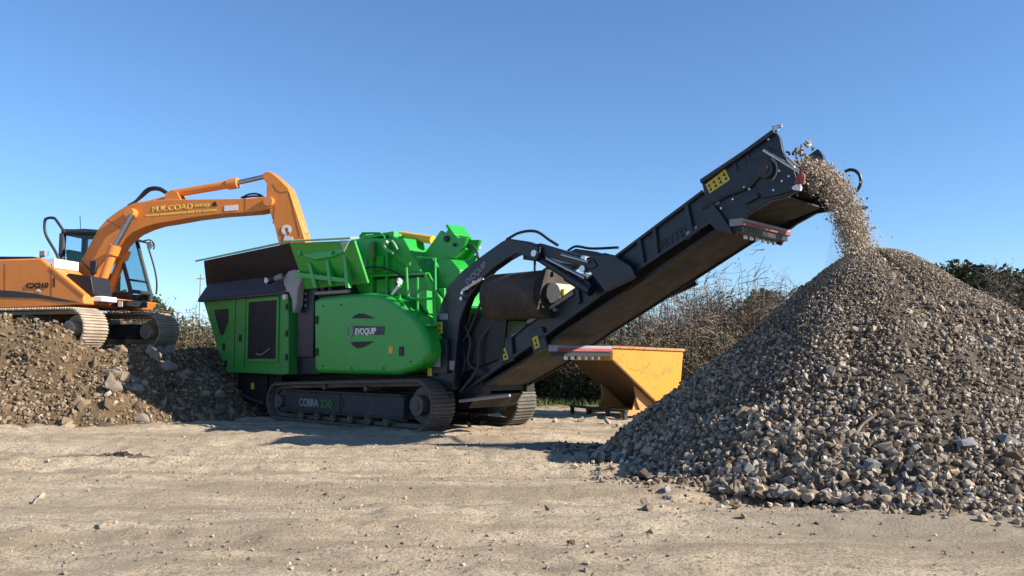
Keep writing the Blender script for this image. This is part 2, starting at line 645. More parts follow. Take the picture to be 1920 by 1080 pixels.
def scatter(name, pos, size, mat, parent=None, flat=None, variants=None):
    """many stones joined into one mesh (stuff)"""
    variants = variants or STONES
    n = len(pos)
    rot = rand_rot(n, flat)
    which = rng.integers(0, len(variants), n)
    cos, tris, k = [], [], 0
    for i, (V, Fc) in enumerate(variants):
        s = np.where(which == i)[0]
        if len(s) == 0:
            continue
        P = np.einsum('nij,vj->nvi', rot[s], V) * size[s][:, None, None] + pos[s][:, None, :]
        T = Fc[None] + (np.arange(len(s)) * len(V))[:, None, None] + k
        cos.append(P.reshape(-1, 3))
        tris.append(T.reshape(-1, 3))
        k += len(s) * len(V)
    o = bpy.data.objects.new(name, tri_mesh(name, np.concatenate(cos), np.concatenate(tris), mat))
    return link(o, parent)


_SM = {}


def stone_objects(name, pos, size, mat, parent, flat=None):
    """single stones, sharing mesh data"""
    for p, s in zip(pos, size):
        i = random.randrange(len(STONES))
        key = (i, mat.name)
        if key not in _SM:
            _SM[key] = tri_mesh('stone', STONES[i][0], STONES[i][1], mat)
        o = bpy.data.objects.new(name, _SM[key])
        o.location = p
        o.scale = (s * random.uniform(0.85, 1.2), s * random.uniform(0.8, 1.1), s * random.uniform(0.75, 1.1))
        f = 1.0 if flat is None else flat
        o.rotation_euler = (random.uniform(-3, 3) * f, random.uniform(-3, 3) * f, random.uniform(-3.1, 3.1))
        link(o, parent)


# ------------------------------------------------------------------ ground
def axis(a, b, step, far):
    core = np.arange(a, b + step / 2, step)
    out, d, x = [], step, b
    while x < far:
        d *= 1.35
        x += d
        out.append(x)
    lo, d, x = [], step, a
    while x > -far:
        d *= 1.35
        x -= d
        lo.append(x)
    return np.array(lo[::-1] + list(core) + out)


def ground_z(X, Y):
    fade = np.clip((40 - np.hypot(X, Y - 10)) / 15, 0, 1)
    z = 0.05 * fbm(X * 0.45, Y * 0.45, 1, 3) + 0.035 * fbm(X * 1.7, Y * 2.4, 2, 3)
    z = z + 0.05 * fbm(X * 4, Y * 7, 5, 3) * (0.7 + vn(X * 0.8, Y * 0.8, 9))
    # wheel ruts that sweep across the yard
    for (c, w, dp) in ((8.9, 0.25, 0.06), (10.6, 0.22, 0.06), (7.2, 0.3, 0.05), (12.4, 0.25, 0.06), (6.0, 0.22, 0.035)):
        yc = c + 0.35 * np.sin(X * 0.28 + c) - 0.05 * X
        z = z - dp * np.exp(-((Y - yc) / w) ** 2) + dp * 0.8 * np.exp(-((Y - yc - 0.4) / 0.16) ** 2)
    z = z + 0.03 * np.maximum(0, fbm(X * 9, Y * 12, 15, 2) - 0.12) * (0.5 + 2.0 * np.clip(vn(X * 0.5, Y * 0.7, 17), 0, 1))
    return z * fade


gx, gy = axis(-12.5, 11.5, 0.045, 900), axis(3.2, 21.0, 0.04, 900)
GX, GY = np.meshgrid(gx, gy, indexing='ij')
ground = bpy.data.objects.new('ground', grid_mesh('ground', GX, GY, ground_z(GX, GY), M_SOIL))
link(ground)
tag(ground, 'dry sandy yard soil with ruts and scattered stones', kind='structure')

# ------------------------------------------------------------------ mobile crusher (the green machine)
O_X, O_Y = ground_at(778, 811)
CF = Frame(O_X, O_Y, -R(42.7))
crusher = empty('mobile_crusher', (O_X, O_Y, 0), -R(42.7), label='green and navy tracked rock crusher with raised conveyor pouring stone', category='crusher')


def hull_path(circles, step):
    """outline around circles [(x, z, r)], resampled clockwise from the top"""
    pts = []
    for (x, z, r) in circles:
        pts += [(x + r * math.cos(a), z + r * math.sin(a)) for a in np.linspace(0, 2 * math.pi, 64, endpoint=False)]
    pts = sorted(set(pts))
    cr = lambda o, a, b: (a[0] - o[0]) * (b[1] - o[1]) - (a[1] - o[1]) * (b[0] - o[0])
    lo, up = [], []
    for p in pts:
        while len(lo) > 1 and cr(lo[-2], lo[-1], p) <= 0:
            lo.pop()
        lo.append(p)
    for p in reversed(pts):
        while len(up) > 1 and cr(up[-2], up[-1], p) <= 0:
            up.pop()
        up.append(p)
    h = (lo[:-1] + up[:-1])[::-1]                       # clockwise
    L = [0]
    for i in range(len(h)):
        a, b = h[i], h[(i + 1) % len(h)]
        L.append(L[-1] + math.hypot(b[0] - a[0], b[1] - a[1]))
    n = round(L[-1] / step)
    out = []
    for k in range(n):
        s = L[-1] * k / n
        i = max(j for j in range(len(L)) if L[j] <= s + 1e-9)
        i = min(i, len(h) - 1)
        a, b = h[i], h[(i + 1) % len(h)]
        t = (s - L[i]) / max(1e-6, L[i + 1] - L[i])
        out.append((a[0] + (b[0] - a[0]) * t, a[1] + (b[1] - a[1]) * t, math.atan2(b[1] - a[1], b[0] - a[0])))
    return out, L[-1] / n


def shoe_mesh(w, pitch, mat, name):
    b = MB()
    b.box(-pitch * 0.47, pitch * 0.47, -w / 2, w / 2, -0.018, 0.008)
    for x in (-0.3, 0.02, 0.34):
        b.box(x * pitch - 0.012, x * pitch + 0.012, -w / 2 + 0.004, w / 2 - 0.004, 0.008, 0.034)
    o = b.build(name, mat, None, smooth=False)
    me = o.data
    bpy.data.objects.remove(o)
    return me


def make_track(parent, circles, w, y0, step, rollers, shoe_me, frame_box, m_chain, m_frame, idler_r):
    """a crawler track: chain (the part), shoes, frame, rollers, idler and sprocket (sub-parts)"""
    path, st = hull_path(circles, step)
    inner = [(x - 0.055 * math.cos(a + math.pi / 2), z - 0.055 * math.sin(a + math.pi / 2)) for x, z, a in path]
    inn2 = [(x - 0.12 * math.cos(a + math.pi / 2), z - 0.12 * math.sin(a + math.pi / 2)) for x, z, a in path]
    ch = MB()
    yc = y0 + w / 2
    n = len(path)
    for (c0, c1) in ((yc - 0.11, yc - 0.05), (yc + 0.05, yc + 0.11)):
        vs, fs = [], []
        for i in range(n):
            for (p, y) in ((inner[i], c0), (inner[i], c1), (inn2[i], c1), (inn2[i], c0)):
                vs.append((p[0], y, p[1]))
        for i in range(n):
            j = (i + 1) % n
            for k in range(4):
                fs.append((i * 4 + k, j * 4 + k, j * 4 + (k + 1) % 4, i * 4 + (k + 1) % 4))
        ch.add(vs, fs)
    track = ch.build('track', m_chain, parent, smooth=False)
    for x, z, a in path:
        o = bpy.data.objects.new('shoe', shoe_me)
        o.location = (x - 0.03 * math.cos(a + math.pi / 2), yc, z - 0.03 * math.sin(a + math.pi / 2))
        o.rotation_euler = (0, -a, 0)
        link(o, track)
    x0, x1, z0, z1 = frame_box
    f = MB()
    f.box(x0, x1, y0 + 0.06, y0 + w - 0.06, z0, z1)
    f.box(x0, x1, y0 + 0.02, y0 + w - 0.02, z1, z1 + 0.03)
    f.box(x0, x1, y0 + 0.02, y0 + w - 0.02, z0 - 0.03, z0)
    f.box(x0 + 0.5 * (x1 - x0), x0 + 0.5 * (x1 - x0) + 0.03, y0 + 0.04, y0 + 0.07, z0, z1)
    fr = f.build('track_frame', m_frame, track, bevel=0.008)
    for rx in rollers:
        b = MB()
        b.cyl((rx, y0 + 0.05, z0 - 0.07), (rx, y0 + w - 0.05, z0 - 0.07), 0.085, 14)
        b.cyl((rx, y0 + 0.035, z0 - 0.07), (rx, y0 + w - 0.035, z0 - 0.07), 0.04, 10)
        b.build('roller', m_chain, track)
    for (x, z, r), nm in ((circles[0], 'drive_sprocket'), (circles[1], 'idler_wheel')):
        b = MB()
        b.cyl((x, yc - 0.05, z), (x, yc + 0.05, z), r - 0.13, 20)
        b.cyl((x, y0 + 0.04, z), (x, y0 + w - 0.04, z), (r - 0.13) * 0.55, 16)
        b.cyl((x, y0 + 0.02, z), (x, y0 + w - 0.02, z), (r - 0.13) * 0.25, 12)
        b.build(nm, m_chain, track)
    for fx in (0.35, 0.7):
        b = MB()
        x = x0 + (x1 - x0) * fx
        b.cyl((x, y0 + 0.08, z1 + 0.10), (x, y0 + w - 0.08, z1 + 0.10), 0.05, 12)
        b.build('carrier_roller', m_chain, track)
    return track


shoe1 = shoe_mesh(0.5, 0.19, M_TRACK, 'shoe')
trk = []
for y0 in (0.0, 2.0):
    t = make_track(crusher, [(-0.02, 0.425, 0.43), (-4.08, 0.36, 0.35), (-3.5, 0.45, 0.29)], 0.5, y0, 0.19,
                   [-3.3, -2.8, -2.3, -1.8, -1.3, -0.8], shoe1, (-3.85, -0.36, 0.21, 0.56), M_TRACK, M_TRACKFRAME, 0.3)
    trk.append(t)
# lettering on the near track frame
lx, lz = CF.pl(561, 773, 0.055)
lettering('lettering', 'COBRA', 0.19, M_PALE, trk[0], (lx, 0.05, 0.30), bold=0.006, width=0.62)
lettering('lettering', '230', 0.19, M_TEXTG, trk[0], (lx + 0.68, 0.05, 0.30), bold=0.006, width=0.36)
b = MB()
b.box(-2.07, -1.98, 0.052, 0.062, 0.32, 0.46)
b.build('access_hole', M_BLACK, trk[0])

# chassis
b = MB()
b.box(-5.9, 0.9, 0.62, 0.82, 0.62, 0.93)
b.box(-5.9, 0.9, 1.68, 1.88, 0.62, 0.93)
for x in (-5.8, -4.6, -3.2, -1.8, -0.4, 0.7):
    b.box(x, x + 0.15, 0.82, 1.68, 0.66, 0.90)
b.box(-3.3, -0.5, 0.52, 1.98, 0.42, 0.62)
b.box(-6.0, -4.35, 0.28, 2.2, 0.50, 0.90)
b.box(-5.7, -4.8, 0.22, 0.28, 0.30, 0.86)
b.build('chassis', M_BLACK, crusher, bevel=0.01)
b = MB()
b.tube([(-6.1, 0.25, 0.50), (-5.3, 0.2, 0.34), (-4.75, 0.18, 0.28)], 0.03, 8)
b.build('tow_bar', M_TRACKFRAME, crusher)
b = MB()
b.box(-5.35, -5.24, 0.205, 0.215, 0.55, 0.68)
b.build('warning_label', M_STICKER, crusher)

# rear body: green side panels with a mesh door
body_o = CF.pls([(380, 562), (540, 546), (540, 700), (533, 703), (425, 698), (407, 650)], 0)
b = MB()
b.prism(body_o, 0.0, 0.05)
b.prism(body_o, 2.45, 2.5)
(xa, za), (xb, zb), (xd, zd), (xe, ze), (xf, zf) = body_o[0], body_o[1], body_o[3], body_o[4], body_o[5]
b.prism([(xb - 0.05, zb), (xb, zb), (xb, zd + 0.01), (xb - 0.05, zd)], 0.052, 2.448)
b.plate([(xa, 0.052, za), (xa, 2.448, za), (xf, 2.448, zf), (xf, 0.052, zf)], 0.04)
b.plate([(xf, 0.052, zf), (xf, 2.448, zf), (xe, 2.448, ze), (xe, 0.052, ze)], 0.04)
body = b.build('body_panel', M_GREEN_DUSTY, crusher, bevel=0.03, segs=3)


def flat(pts, y, t=0.012):
    b = MB()
    b.prism(pts, y - t, y)
    return b


def frame_flat(outer, inner, y, t):
    b = MB()
    n = len(outer)
    vs = [(x, y, z) for x, z in outer] + [(x, y, z) for x, z in inner] + [(x, y - t, z) for x, z in outer] + [(x, y - t, z) for x, z in inner]
    fs = []
    for i in range(n):
        j = (i + 1) % n
        fs += [(i, j, n + j, n + i), (2 * n + i, 2 * n + j, 3 * n + j, 3 * n + i), (i, j, 2 * n + j, 2 * n + i), (n + i, n + j, 3 * n + j, 3 * n + i)]
    b.add(vs, fs)
    return b


dz0, dz1 = 1.17, 2.31
dx0, dx1 = -5.13, -4.08
door = frame_flat([(dx0 - .07, dz0 - .07), (dx1 + .07, dz0 - .07), (dx1 + .07, dz1 + .07), (dx0 - .07, dz1 + .07)],
                  [(dx0, dz0), (dx1, dz0), (dx1, dz1), (dx0, dz1)], -0.002, 0.028).build('engine_door', M_GREEN_DUSTY, crusher, bevel=0.008)
b = MB()
b.box(dx0 - 0.01, dx1 + 0.01, -0.014, -0.004, dz0 - 0.01, dz1 + 0.01)
for i in range(21):
    x = dx0 + (i + 0.5) * (dx1 - dx0) / 21
    b.box(x - 0.008, x + 0.008, -0.02, -0.014, dz0, dz1)
b.build('mesh_grille', M_BLACK, door)
b = MB()
b.tube([(dx0 + 0.35, -0.03, dz0 + 0.10), (dx0 + 0.55, -0.03, dz0 + 0.08), (dx0 + 0.85, -0.03, dz0 + 0.2)], 0.012, 6)
b.build('pull_cable', M_PALE, door)
tri = CF.pls([(402, 581), (428, 579), (428, 603), (419, 628), (414, 628)], 0)
flat(tri, -0.004, 0.01).build('vent', M_BLACK, crusher)
for (px, py) in ((420, 650), (451, 634), (424, 682)):
    x, z = CF.pl(px, py, 0)
    b = MB()
    b.box(x - 0.05, x + 0.05, -0.02, -0.002, z - 0.07, z + 0.07)
    b.build('latch', M_BLACK, crusher, bevel=0.008)
for px in (441, 461):
    x, z = CF.pl(px, 600, 0)
    b = MB()
    b.box(x - 0.008, x + 0.008, -0.006, -0.001, 0.98, 2.42)
    b.split('panel_seam', M_BLACK, crusher)

# slate band above the rear body (flared feeder skirt)
z0, z1 = 2.46, 2.82
b = MB()
lo = [(-7.12, -0.10, z0), (-3.72, -0.10, z0), (-3.72, 2.60, z0), (-7.12, 2.60, z0)]
hi = [(-6.95, 0.06, z1), (-3.72, 0.06, z1), (-3.72, 2.44, z1), (-6.95, 2.44, z1)]
b.loft(lo, hi)
lo2 = [(p[0], p[1], z0 - 0.06) for p in lo]
b.loft([(x * 0.999 - 0.0, y, z) for x, y, z in lo2], [(p[0], p[1], z0 - 0.002) for p in lo])
b.build('feeder_skirt', M_BAND, crusher, bevel=0.012)

# hopper: rear walls coloured black for the deep shade under their flare, worn lip, green front wings
lip = CF.pls([(371, 490), (542, 455), (660, 449)], -0.3)
(l0x, l0z), (l1x, l1z), (l2x, l2z) = lip
FW, OW = 2.8, 2.5                                     # far lip, mirror width
k0 = CF.pl(389, 533, 0.1)
b = MB()
b.plate([(k0[0], 0.10, 2.78), (l1x, 0.10, 2.78), (l1x, -0.27, l1z), (l0x + 0.25, -0.27, l0z)], 0.03)
b.plate([(k0[0], 2.40, 2.78), (l0x + 0.25, 2.77, l0z), (l1x, 2.77, l1z), (l1x, 2.40, 2.78)], 0.03)
b.box(k0[0] - 0.06, k0[0] - 0.005, 0.13, 2.37, 2.60, 2.74)
b.box(k0[0], l1x, 0.45, 2.05, 2.60, 2.66)
b.build('hopper', M_BLACK, crusher)
b = MB()
b.plate([(l0x, -0.36, l0z - 0.02), (l1x, -0.34, l1z), (l1x, -0.20, l1z + 0.03), (l0x + 0.25, -0.20, l0z + 0.03)], 0.035)
b.plate([(l1x + .003, -0.34, l1z), (l2x, -0.34, l2z), (l2x, -0.14, l2z + 0.03), (l1x + .003, -0.20, l1z + 0.03)], 0.035)
b.box(l0x + 0.2, l1x, 2.72, 2.84, l0z, l0z + 0.06)
b.box(l1x + .003, l2x, 2.72, 2.84, l1z, l1z + 0.06)
b.split('hopper_lip', M_LIP, crusher, bevel=0.008)
b = MB()
b.plate([(l1x + 0.02, 0.10, 2.50), (l2x - 0.02, 0.10, 2.50), (l2x - 0.02, -0.20, l2z - 0.005), (l1x + 0.02, -0.26, l1z - 0.005)], 0.04)
b.plate([(l1x + 0.02, 2.25, 2.45), (l1x + 0.02, 2.76, l1z), (l2x, 2.76, l2z), (l2x, 2.2, 2.45)], 0.04)
b.split('hopper_wing', M_GREEN, crusher)
b = MB()
b.prism(CF.pls([(556, 472), (575, 466), (618, 464), (640, 458), (655, 458), (650, 470), (624, 482), (590, 488), (560, 478)], -0.2), -0.2, -0.04)
b.build('wing_bracket', M_GREEN, crusher, bevel=0.02)
b = MB()
x, z = CF.pl(562, 475, -0.22)
b.cyl((x, -0.24, z), (x, -0.19, z), 0.05, 14)
x, z = CF.pl(622, 474, -0.22)
b.cyl((x, -0.24, z), (x, -0.19, z), 0.035, 10)
b.split('wing_pin', M_GREEN, crusher)
b = MB()
b.prism(CF.pls([(638, 451), (655, 451), (645, 472)], -0.36), -0.37, -0.345)
b.prism(CF.pls([(612, 508), (624, 488), (622, 506), (615, 514)], 0.02), -0.02, 0.06)
b.split('lip_gusset', M_LIP, crusher)
b = MB()
for (pa, pb) in (((578, 492), (590, 540)), ((612, 488), (618, 535)), ((644, 470), (650, 540))):
    q = CF.pls([pa, (pa[0] + 6, pa[1]), (pb[0] + 6, pb[1]), pb], -0.12)
    b.prism(q, -0.15, -0.06)
b.split('hopper_brace', M_GREEN, crusher, bevel=0.006)
b = MB()
b.prism(CF.pls([(556, 510), (652, 522), (652, 530), (556, 520)], -0.1), -0.14, -0.07)
b.build('wing_rail', M_GREEN, crusher, bevel=0.006)

# navy column between rear body and hood
b = MB()
b.box(-3.68, -2.93, 0.20, 2.3, 0.88, 2.80)
b.box(-3.60, -3.05, 0.12, 0.199, 1.2, 2.74)
b.build('column', M_NAVY, crusher, bevel=0.015)
b = MB()
for (px, py) in ((574, 550), (574, 562), (574, 573)):
    x, z = CF.pl(px, py, 0.12)
    b.cyl((x, 0.10, z), (x, 0.119, z), 0.022, 8)
b.split('column_bolt', M_PALE, crusher)
b = MB()
b.prism(CF.pls([(530, 522), (540, 508), (552, 505), (562, 508), (567, 519), (561, 532), (557, 545), (555, 572), (548, 588), (546, 560), (540, 548), (533, 546)], -0.06), -0.06, 0.11)
b.build('cylinder_cover', M_GREY, crusher, bevel=0.03, segs=3)
b = MB()
x, z = CF.pl(511, 524, -0.2)
x2, z2 = CF.pl(530, 516, -0.1)
b.cyl((x - 0.09, -0.26, z - 0.03), (x + 0.05, -0.18, z + 0.02), 0.075, 16, r1=0.06)
lamp = b.build('work_lamp', M_BLACK, crusher)
b = MB()
b.cyl((x - 0.104, -0.269, z - 0.035), (x - 0.09, -0.26, z - 0.03), 0.066, 16)
b.cyl((x - 0.05, -0.32, z - 0.02), (x - 0.05, -0.285, z - 0.02), 0.05, 14)
b.build('lens', M_WHITE, lamp)
b = MB()
b.tube([(x + 0.04, -0.19, z + 0.01), (x2, -0.1, z2 - 0.01)], [0.05, 0.06], 10)
b.build('lamp_arm', M_PALE, lamp)
b = MB()
x, z = CF.pl(534, 548, -0.05)
b.box(x - 0.04, x + 0.05, -0.075, -0.005, z - 0.14, z + 0.05)
b.build('latch', M_WHITE, crusher, bevel=0.01)

# engine hood
hood = CF.pls([(587, 562), (600, 557), (640, 552), (690, 549), (708, 550), (728, 557), (750, 571), (772, 589), (790, 612), (799, 634), (803, 655),
               (801, 672), (790, 686), (770, 696), (745, 703), (600, 700), (588, 697)], 0.0)
b = MB()
b.prism(hood, 0.0, 0.62)
b.build('engine_hood', M_GREEN, crusher, bevel=0.085, segs=5)
b = MB()
b.prism(hood, 1.9, 2.5)
b.build('side_cover', M_GREEN, crusher, bevel=0.085, segs=5)
b = MB()
b.box(-2.85, -0.3, 0.63, 1.88, 0.94, 2.1)
b.box(-1.9, 0.1, 0.64, 1.86, 0.95, 1.6)
b.build('engine_block', M_BLACK, crusher)
# logo: dark roundel caps, ring and name
fy = -0.003
seg_t = CF.pls([(660, 597), (664, 592), (673, 588), (682, 588), (692, 592), (704, 597)], 0)
seg_b = CF.pls([(658, 641), (702, 640), (690, 647), (679, 652), (670, 653), (662, 648)], 0)
flat(seg_t, fy, 0.006).build('emblem', M_BLACK, crusher)
flat(seg_b, fy, 0.006).build('emblem', M_BLACK, crusher)
band = CF.pls([(664, 611), (722, 612), (720, 628), (664, 627)], 0)
flat(band, fy, 0.004).build('emblem', M_NAVY, crusher)
x, z = CF.pl(656.5, 621, 0)
ring_o = [(x + 0.095 * math.cos(t), z + 0.125 * math.sin(t)) for t in np.linspace(0, 2 * math.pi, 24, endpoint=False)]
ring_i = [(x + 0.062 * math.cos(t), z + 0.085 * math.sin(t)) for t in np.linspace(0, 2 * math.pi, 24, endpoint=False)]
frame_flat(ring_o, ring_i, fy - 0.001, 0.006).build('emblem_ring', M_PALE, crusher)
x, z = CF.pl(666.5, 627, 0)
lettering('lettering', 'EVOQUIP', 0.145, M_WHITE, crusher, (x, fy - 0.008, z), bold=0.005, shear=0.1, width=0.58)
x, z = CF.pl(733, 656, 0)
b = MB()
b.box(x - 0.05, x + 0.05, -0.008, -0.002, z - 0.06, z + 0.06)
b.build('warning_label', M_AMBER, crusher)
x, z = CF.pl(753, 658, 0)
b = MB()
b.box(x - 0.06, x + 0.06, -0.010, -0.002, z - 0.08, z + 0.07)
lock = b.build('hood_lock', M_BLACK, crusher, bevel=0.01)
b = MB()
b.cyl((x + 0.01, -0.02, z), (x + 0.01, -0.011, z), 0.025, 10)
b.build('lock_button', M_RED, lock)

b = MB()
for (px, py) in ((606, 574), (640, 571), (606, 686), (660, 690), (720, 690), (770, 678)):
    x, z = CF.pl(px, py, 0)
    b.cyl((x, -0.012, z), (x, -0.001, z), 0.016, 8)
b.split('hood_bolt', M_BLACK, crusher)
b = MB()
for py in (600, 660):
    x, z = CF.pl(594, py, 0)
    b.box(x - 0.03, x + 0.05, -0.022, -0.001, z - 0.07, z + 0.07)
b.split('hood_hinge', M_BLACK, crusher, bevel=0.006)
b = MB()
for (px, py) in ((539, 575), (539, 625), (539, 670)):
    x, z = CF.pl(px, py, 0)
    b.box(x - 0.05, x + 0.02, -0.02, -0.001, z - 0.06, z + 0.06)
b.split('door_hinge', M_BLACK, crusher, bevel=0.005)
# dark machinery between hopper wing and hood
b = MB()
b.prism(CF.pls([(588, 535), (590, 516), (605, 508), (625, 509), (640, 522), (650, 540), (655, 548), (655, 560), (590, 560)], 0.22), 0.22, 0.6)
for i in range(7):
    x, z = CF.pl(596 + i * 8, 520, 0.2)
    b.box(x, x + 0.03, 0.16, 0.218, z - 0.28, z + 0.02)
b.build('belt_guard', M_BLACK, crusher, bevel=0.02)
b = MB()
b.cyl(CF.p3(592, 550, 0.1), CF.p3(655, 546, 0.1), 0.035, 10)
b.build('exhaust_pipe', M_PALE, crusher)
b = MB()
for px in (594, 606, 620):
    x, z = CF.pl(px, 541, 0.12)
    b.box(x - 0.05, x + 0.05, 0.10, 0.2, z - 0.06, z + 0.06)
b.split('hose_clamp', M_BLACK, crusher)

# crusher housing (green), sloping lit front, ribs, handle
ho = CF.pls([(658, 450), (690, 446), (756, 446), (773, 478), (800, 520), (826, 560), (830, 610), (660, 610)], 0.5)
b = MB()
b.prism(ho, 0.5, 0.95)
house = b.build('crusher_housing', M_GREEN, crusher, bevel=0.012)
ho2 = [(x - 0.12, z - 0.10) if i in (2, 3, 4, 5) else (x, z) for i, (x, z) in enumerate(ho)]
b = MB()
b.prism(ho2, 0.952, 1.22)
b.prism([(x - 0.25, min(z, 2.62)) for x, z in ho], 1.222, 2.05)
b.build('crusher_hatch', M_GREEN, crusher, bevel=0.012)
b = MB()
for pxs in ((657, 662), (694, 700), (724, 728)):
    p = CF.pls([(pxs[0], 452), (pxs[1], 452), (pxs[1], 555), (pxs[0], 555)], 0.44)
    b.prism(p, 0.42, 0.498)
p = CF.pls([(660, 517), (800, 511), (800, 515), (660, 521)], 0.42)
b.prism(p, 0.40, 0.498)
b.split('housing_rib', M_GREEN, crusher)
p = CF.pls([(660, 522), (790, 516), (790, 519), (660, 525)], 0.42)
b = MB()
b.prism(p, 0.455, 0.499)
b.build('housing_seam', M_BLACK, crusher)
b = MB()
b.prism(CF.pls([(693, 455), (700, 455), (700, 488), (693, 488)], 0.4), 0.40, 0.415)
b.build('warning_label', paint('brown label', (0.22, 0.13, 0.03), 0.6), crusher)
b = MB()
b.prism(CF.pls([(679, 487), (686, 487), (686, 501), (679, 501)], 0.45), 0.47, 0.494)
b.build('warning_label', M_PALE, crusher)
b = MB()
hk = [CF.p3(726, 453, 0.40), CF.p3(720, 458, 0.40), CF.p3(722, 464, 0.40), CF.p3(729, 470, 0.40), CF.p3(738, 474, 0.40)]
b.tube(spline(hk, 4), 0.028, 8)
hk = [CF.p3(735, 452, 0.42), CF.p3(740, 458, 0.42), CF.p3(745, 468, 0.42)]
b.tube(spline(hk, 4), 0.02, 8)
b.split('lifting_hook', M_LIP, crusher)
b = MB()
for k in range(14):
    x, z = CF.pl(666 + k * 9.5, 514 - k * 0.5, 0.40)
    b.cyl((x, 0.37, z), (x, 0.399, z), 0.016, 7)
for k in range(5):
    x, z = CF.pl(703, 458 + k * 12, 0.45)
    b.cyl((x, 0.47, z), (x, 0.499, z), 0.016, 7)
for k in range(6):
    x, z = CF.pl(732 + k * 5, 482 + k * 4, 0.45)
    b.cyl((x, 0.47, z), (x, 0.499, z), 0.02, 7)
b.split('housing_bolt', M_GREEN, crusher)
b = MB()
b.prism(CF.pls([(666, 530), (692, 529), (692, 552), (666, 553)], 0.45), 0.455, 0.498)
b.prism(CF.pls([(706, 524), (740, 522), (738, 548), (706, 550)], 0.45), 0.455, 0.498)
b.prism(CF.pls([(704, 480), (718, 480), (718, 506), (704, 507)], 0.45), 0.455, 0.498)
b.split('inspection_cover', M_GREEN, crusher, bevel=0.01)
b = MB()
b.tube(spline([CF.p3(668, 508, 0.36), CF.p3(700, 500, 0.33), (CF.pl(735, 508, 0.33)[0], 0.33, CF.pl(735, 508, 0.33)[1]), CF.p3(760, 525, 0.33), CF.p3(768, 560, 0.3)], 5), 0.018, 7)
b.build('hydraulic_hose', M_HOSE, crusher)
b = MB()
b.tube([CF.p3(672, 447, 0.42), CF.p3(680, 437, 0.42), CF.p3(712, 437, 0.42), CF.p3(722, 445, 0.42)], 0.02, 7)
b.build('lifting_bar', M_GREEN, crusher)
# top rail and lugs
b = MB()
x0, z0_ = CF.pl(672, 447, 0.55)
b.box(-2.05, -1.35, 0.5, 1.15, 3.37, 3.43)
b.prism([(-2.2, 3.35), (-2.055, 3.35), (-1.98, 3.48), (-2.12, 3.48)], 0.5, 0.62)
b.prism([(-1.345, 3.32), (-1.2, 3.32), (-1.2, 3.43), (-1.345, 3.43)], 0.5, 0.62)
b.build('top_frame', M_GREEN, crusher, bevel=0.01)
b = MB()
b.cyl(CF.p3(733, 441, 1.0), CF.p3(750, 443, 1.0), 0.06, 12)
b.build('pin_boss', M_RUST, crusher)
b = MB()
p0, p1 = CF.p3(752, 441, 0.9), CF.p3(812, 450, 0.9)
b.cyl(p0, p1, 0.075, 14)
b.cyl(CF.p3(752, 448, 1.05), CF.p3(790, 451, 1.05), 0.05, 12)
b.split('hydraulic_ram', M_AMBER, crusher)

# ram tower: dark cheeks with bright lit front
tw = CF.pls([(792, 480), (812, 452), (826, 432), (834, 438), (842, 427), (858, 446), (875, 446), (866, 468), (852, 484), (810, 484)], 0.75)
b = MB()
b.prism(tw, 0.75, 0.82)
b.prism(tw, 1.06, 1.12)
b.prism(CF.pls([(812, 484), (838, 450), (852, 452), (866, 466), (850, 484)], 0.83), 0.822, 1.058)
tower = b.build('ram_tower', M_GREEN, crusher, bevel=0.008)
b = MB()
p = CF.pls([(840, 427), (852, 446)], 0.8)
b.plate([(p[0][0], 0.74, p[0][1] + .02), (p[1][0] + 0.03, 0.74, p[1][1] + .01), (p[1][0] + 0.03, 1.14, p[1][1] + .01), (p[0][0], 1.14, p[0][1] + .02)], 0.05)
b.build('tower_cap', M_GREEN, tower, bevel=0.006)
b = MB()
x, z = CF.pl(838, 448, 0.74)
b.cyl((x, 0.71, z), (x, 0.749, z), 0.055, 12)
b.cyl((x + 0.2, 0.71, z - 0.12), (x + 0.2, 0.749, z - 0.12), 0.03, 10)
b.split('tower_pin', M_BLACK, tower)
# bright lower front box and chute
b = MB()
q = CF.pls([(822, 486), (845, 486), (862, 506), (862, 530), (840, 560), (822, 560)], 0.7)
b.prism(q, 0.7, 1.02)
b.prism(CF.pls([(806, 540), (832, 540), (832, 640), (818, 620), (806, 600)], 0.55), 0.56, 1.2)
b.prism([(-0.1, 1.55), (0.95, 1.55), (0.95, 1.95), (-0.1, 2.1)], 0.75, 1.75)
b.build('discharge_chute', M_GREEN, crusher, bevel=0.01)

# handrails and steps
b = MB()
for P in ([(765, 560), (762, 500), (768, 496), (768, 492)], [(765, 556), (772, 560), (818, 560)], [(782, 483), (816, 484), (817, 610)],
          [(783, 520), (783, 590)], [(751, 570), (748, 545), (754, 525)], [(751, 571), (770, 563)], [(803, 512), (812, 530), (814, 600)]):
    b.tube([CF.p3(x, y, 0.22) for x, y in P], 0.022, 8)
b.split('handrail', M_GREEN, crusher)
b = MB()
b.prism(CF.pls([(783, 545), (800, 545), (800, 588), (794, 580), (783, 560)], 0.3), 0.30, 0.48)
b.box(CF.pl(770, 600, 0.2)[0], CF.pl(815, 600, 0.2)[0], 0.1, 0.5, 1.70, 1.74)
b.split('step', M_GREEN, crusher, bevel=0.006)
b = MB()
b.tube([CF.p3(735, 552, 0.1), CF.p3(747, 535, 0.1)], 0.022, 8)
b.cyl(CF.p3(748, 526, 0.12), CF.p3(750, 529, 0.06), 0.045, 12)
b.split('grab_handle', M_WHITE, crusher)
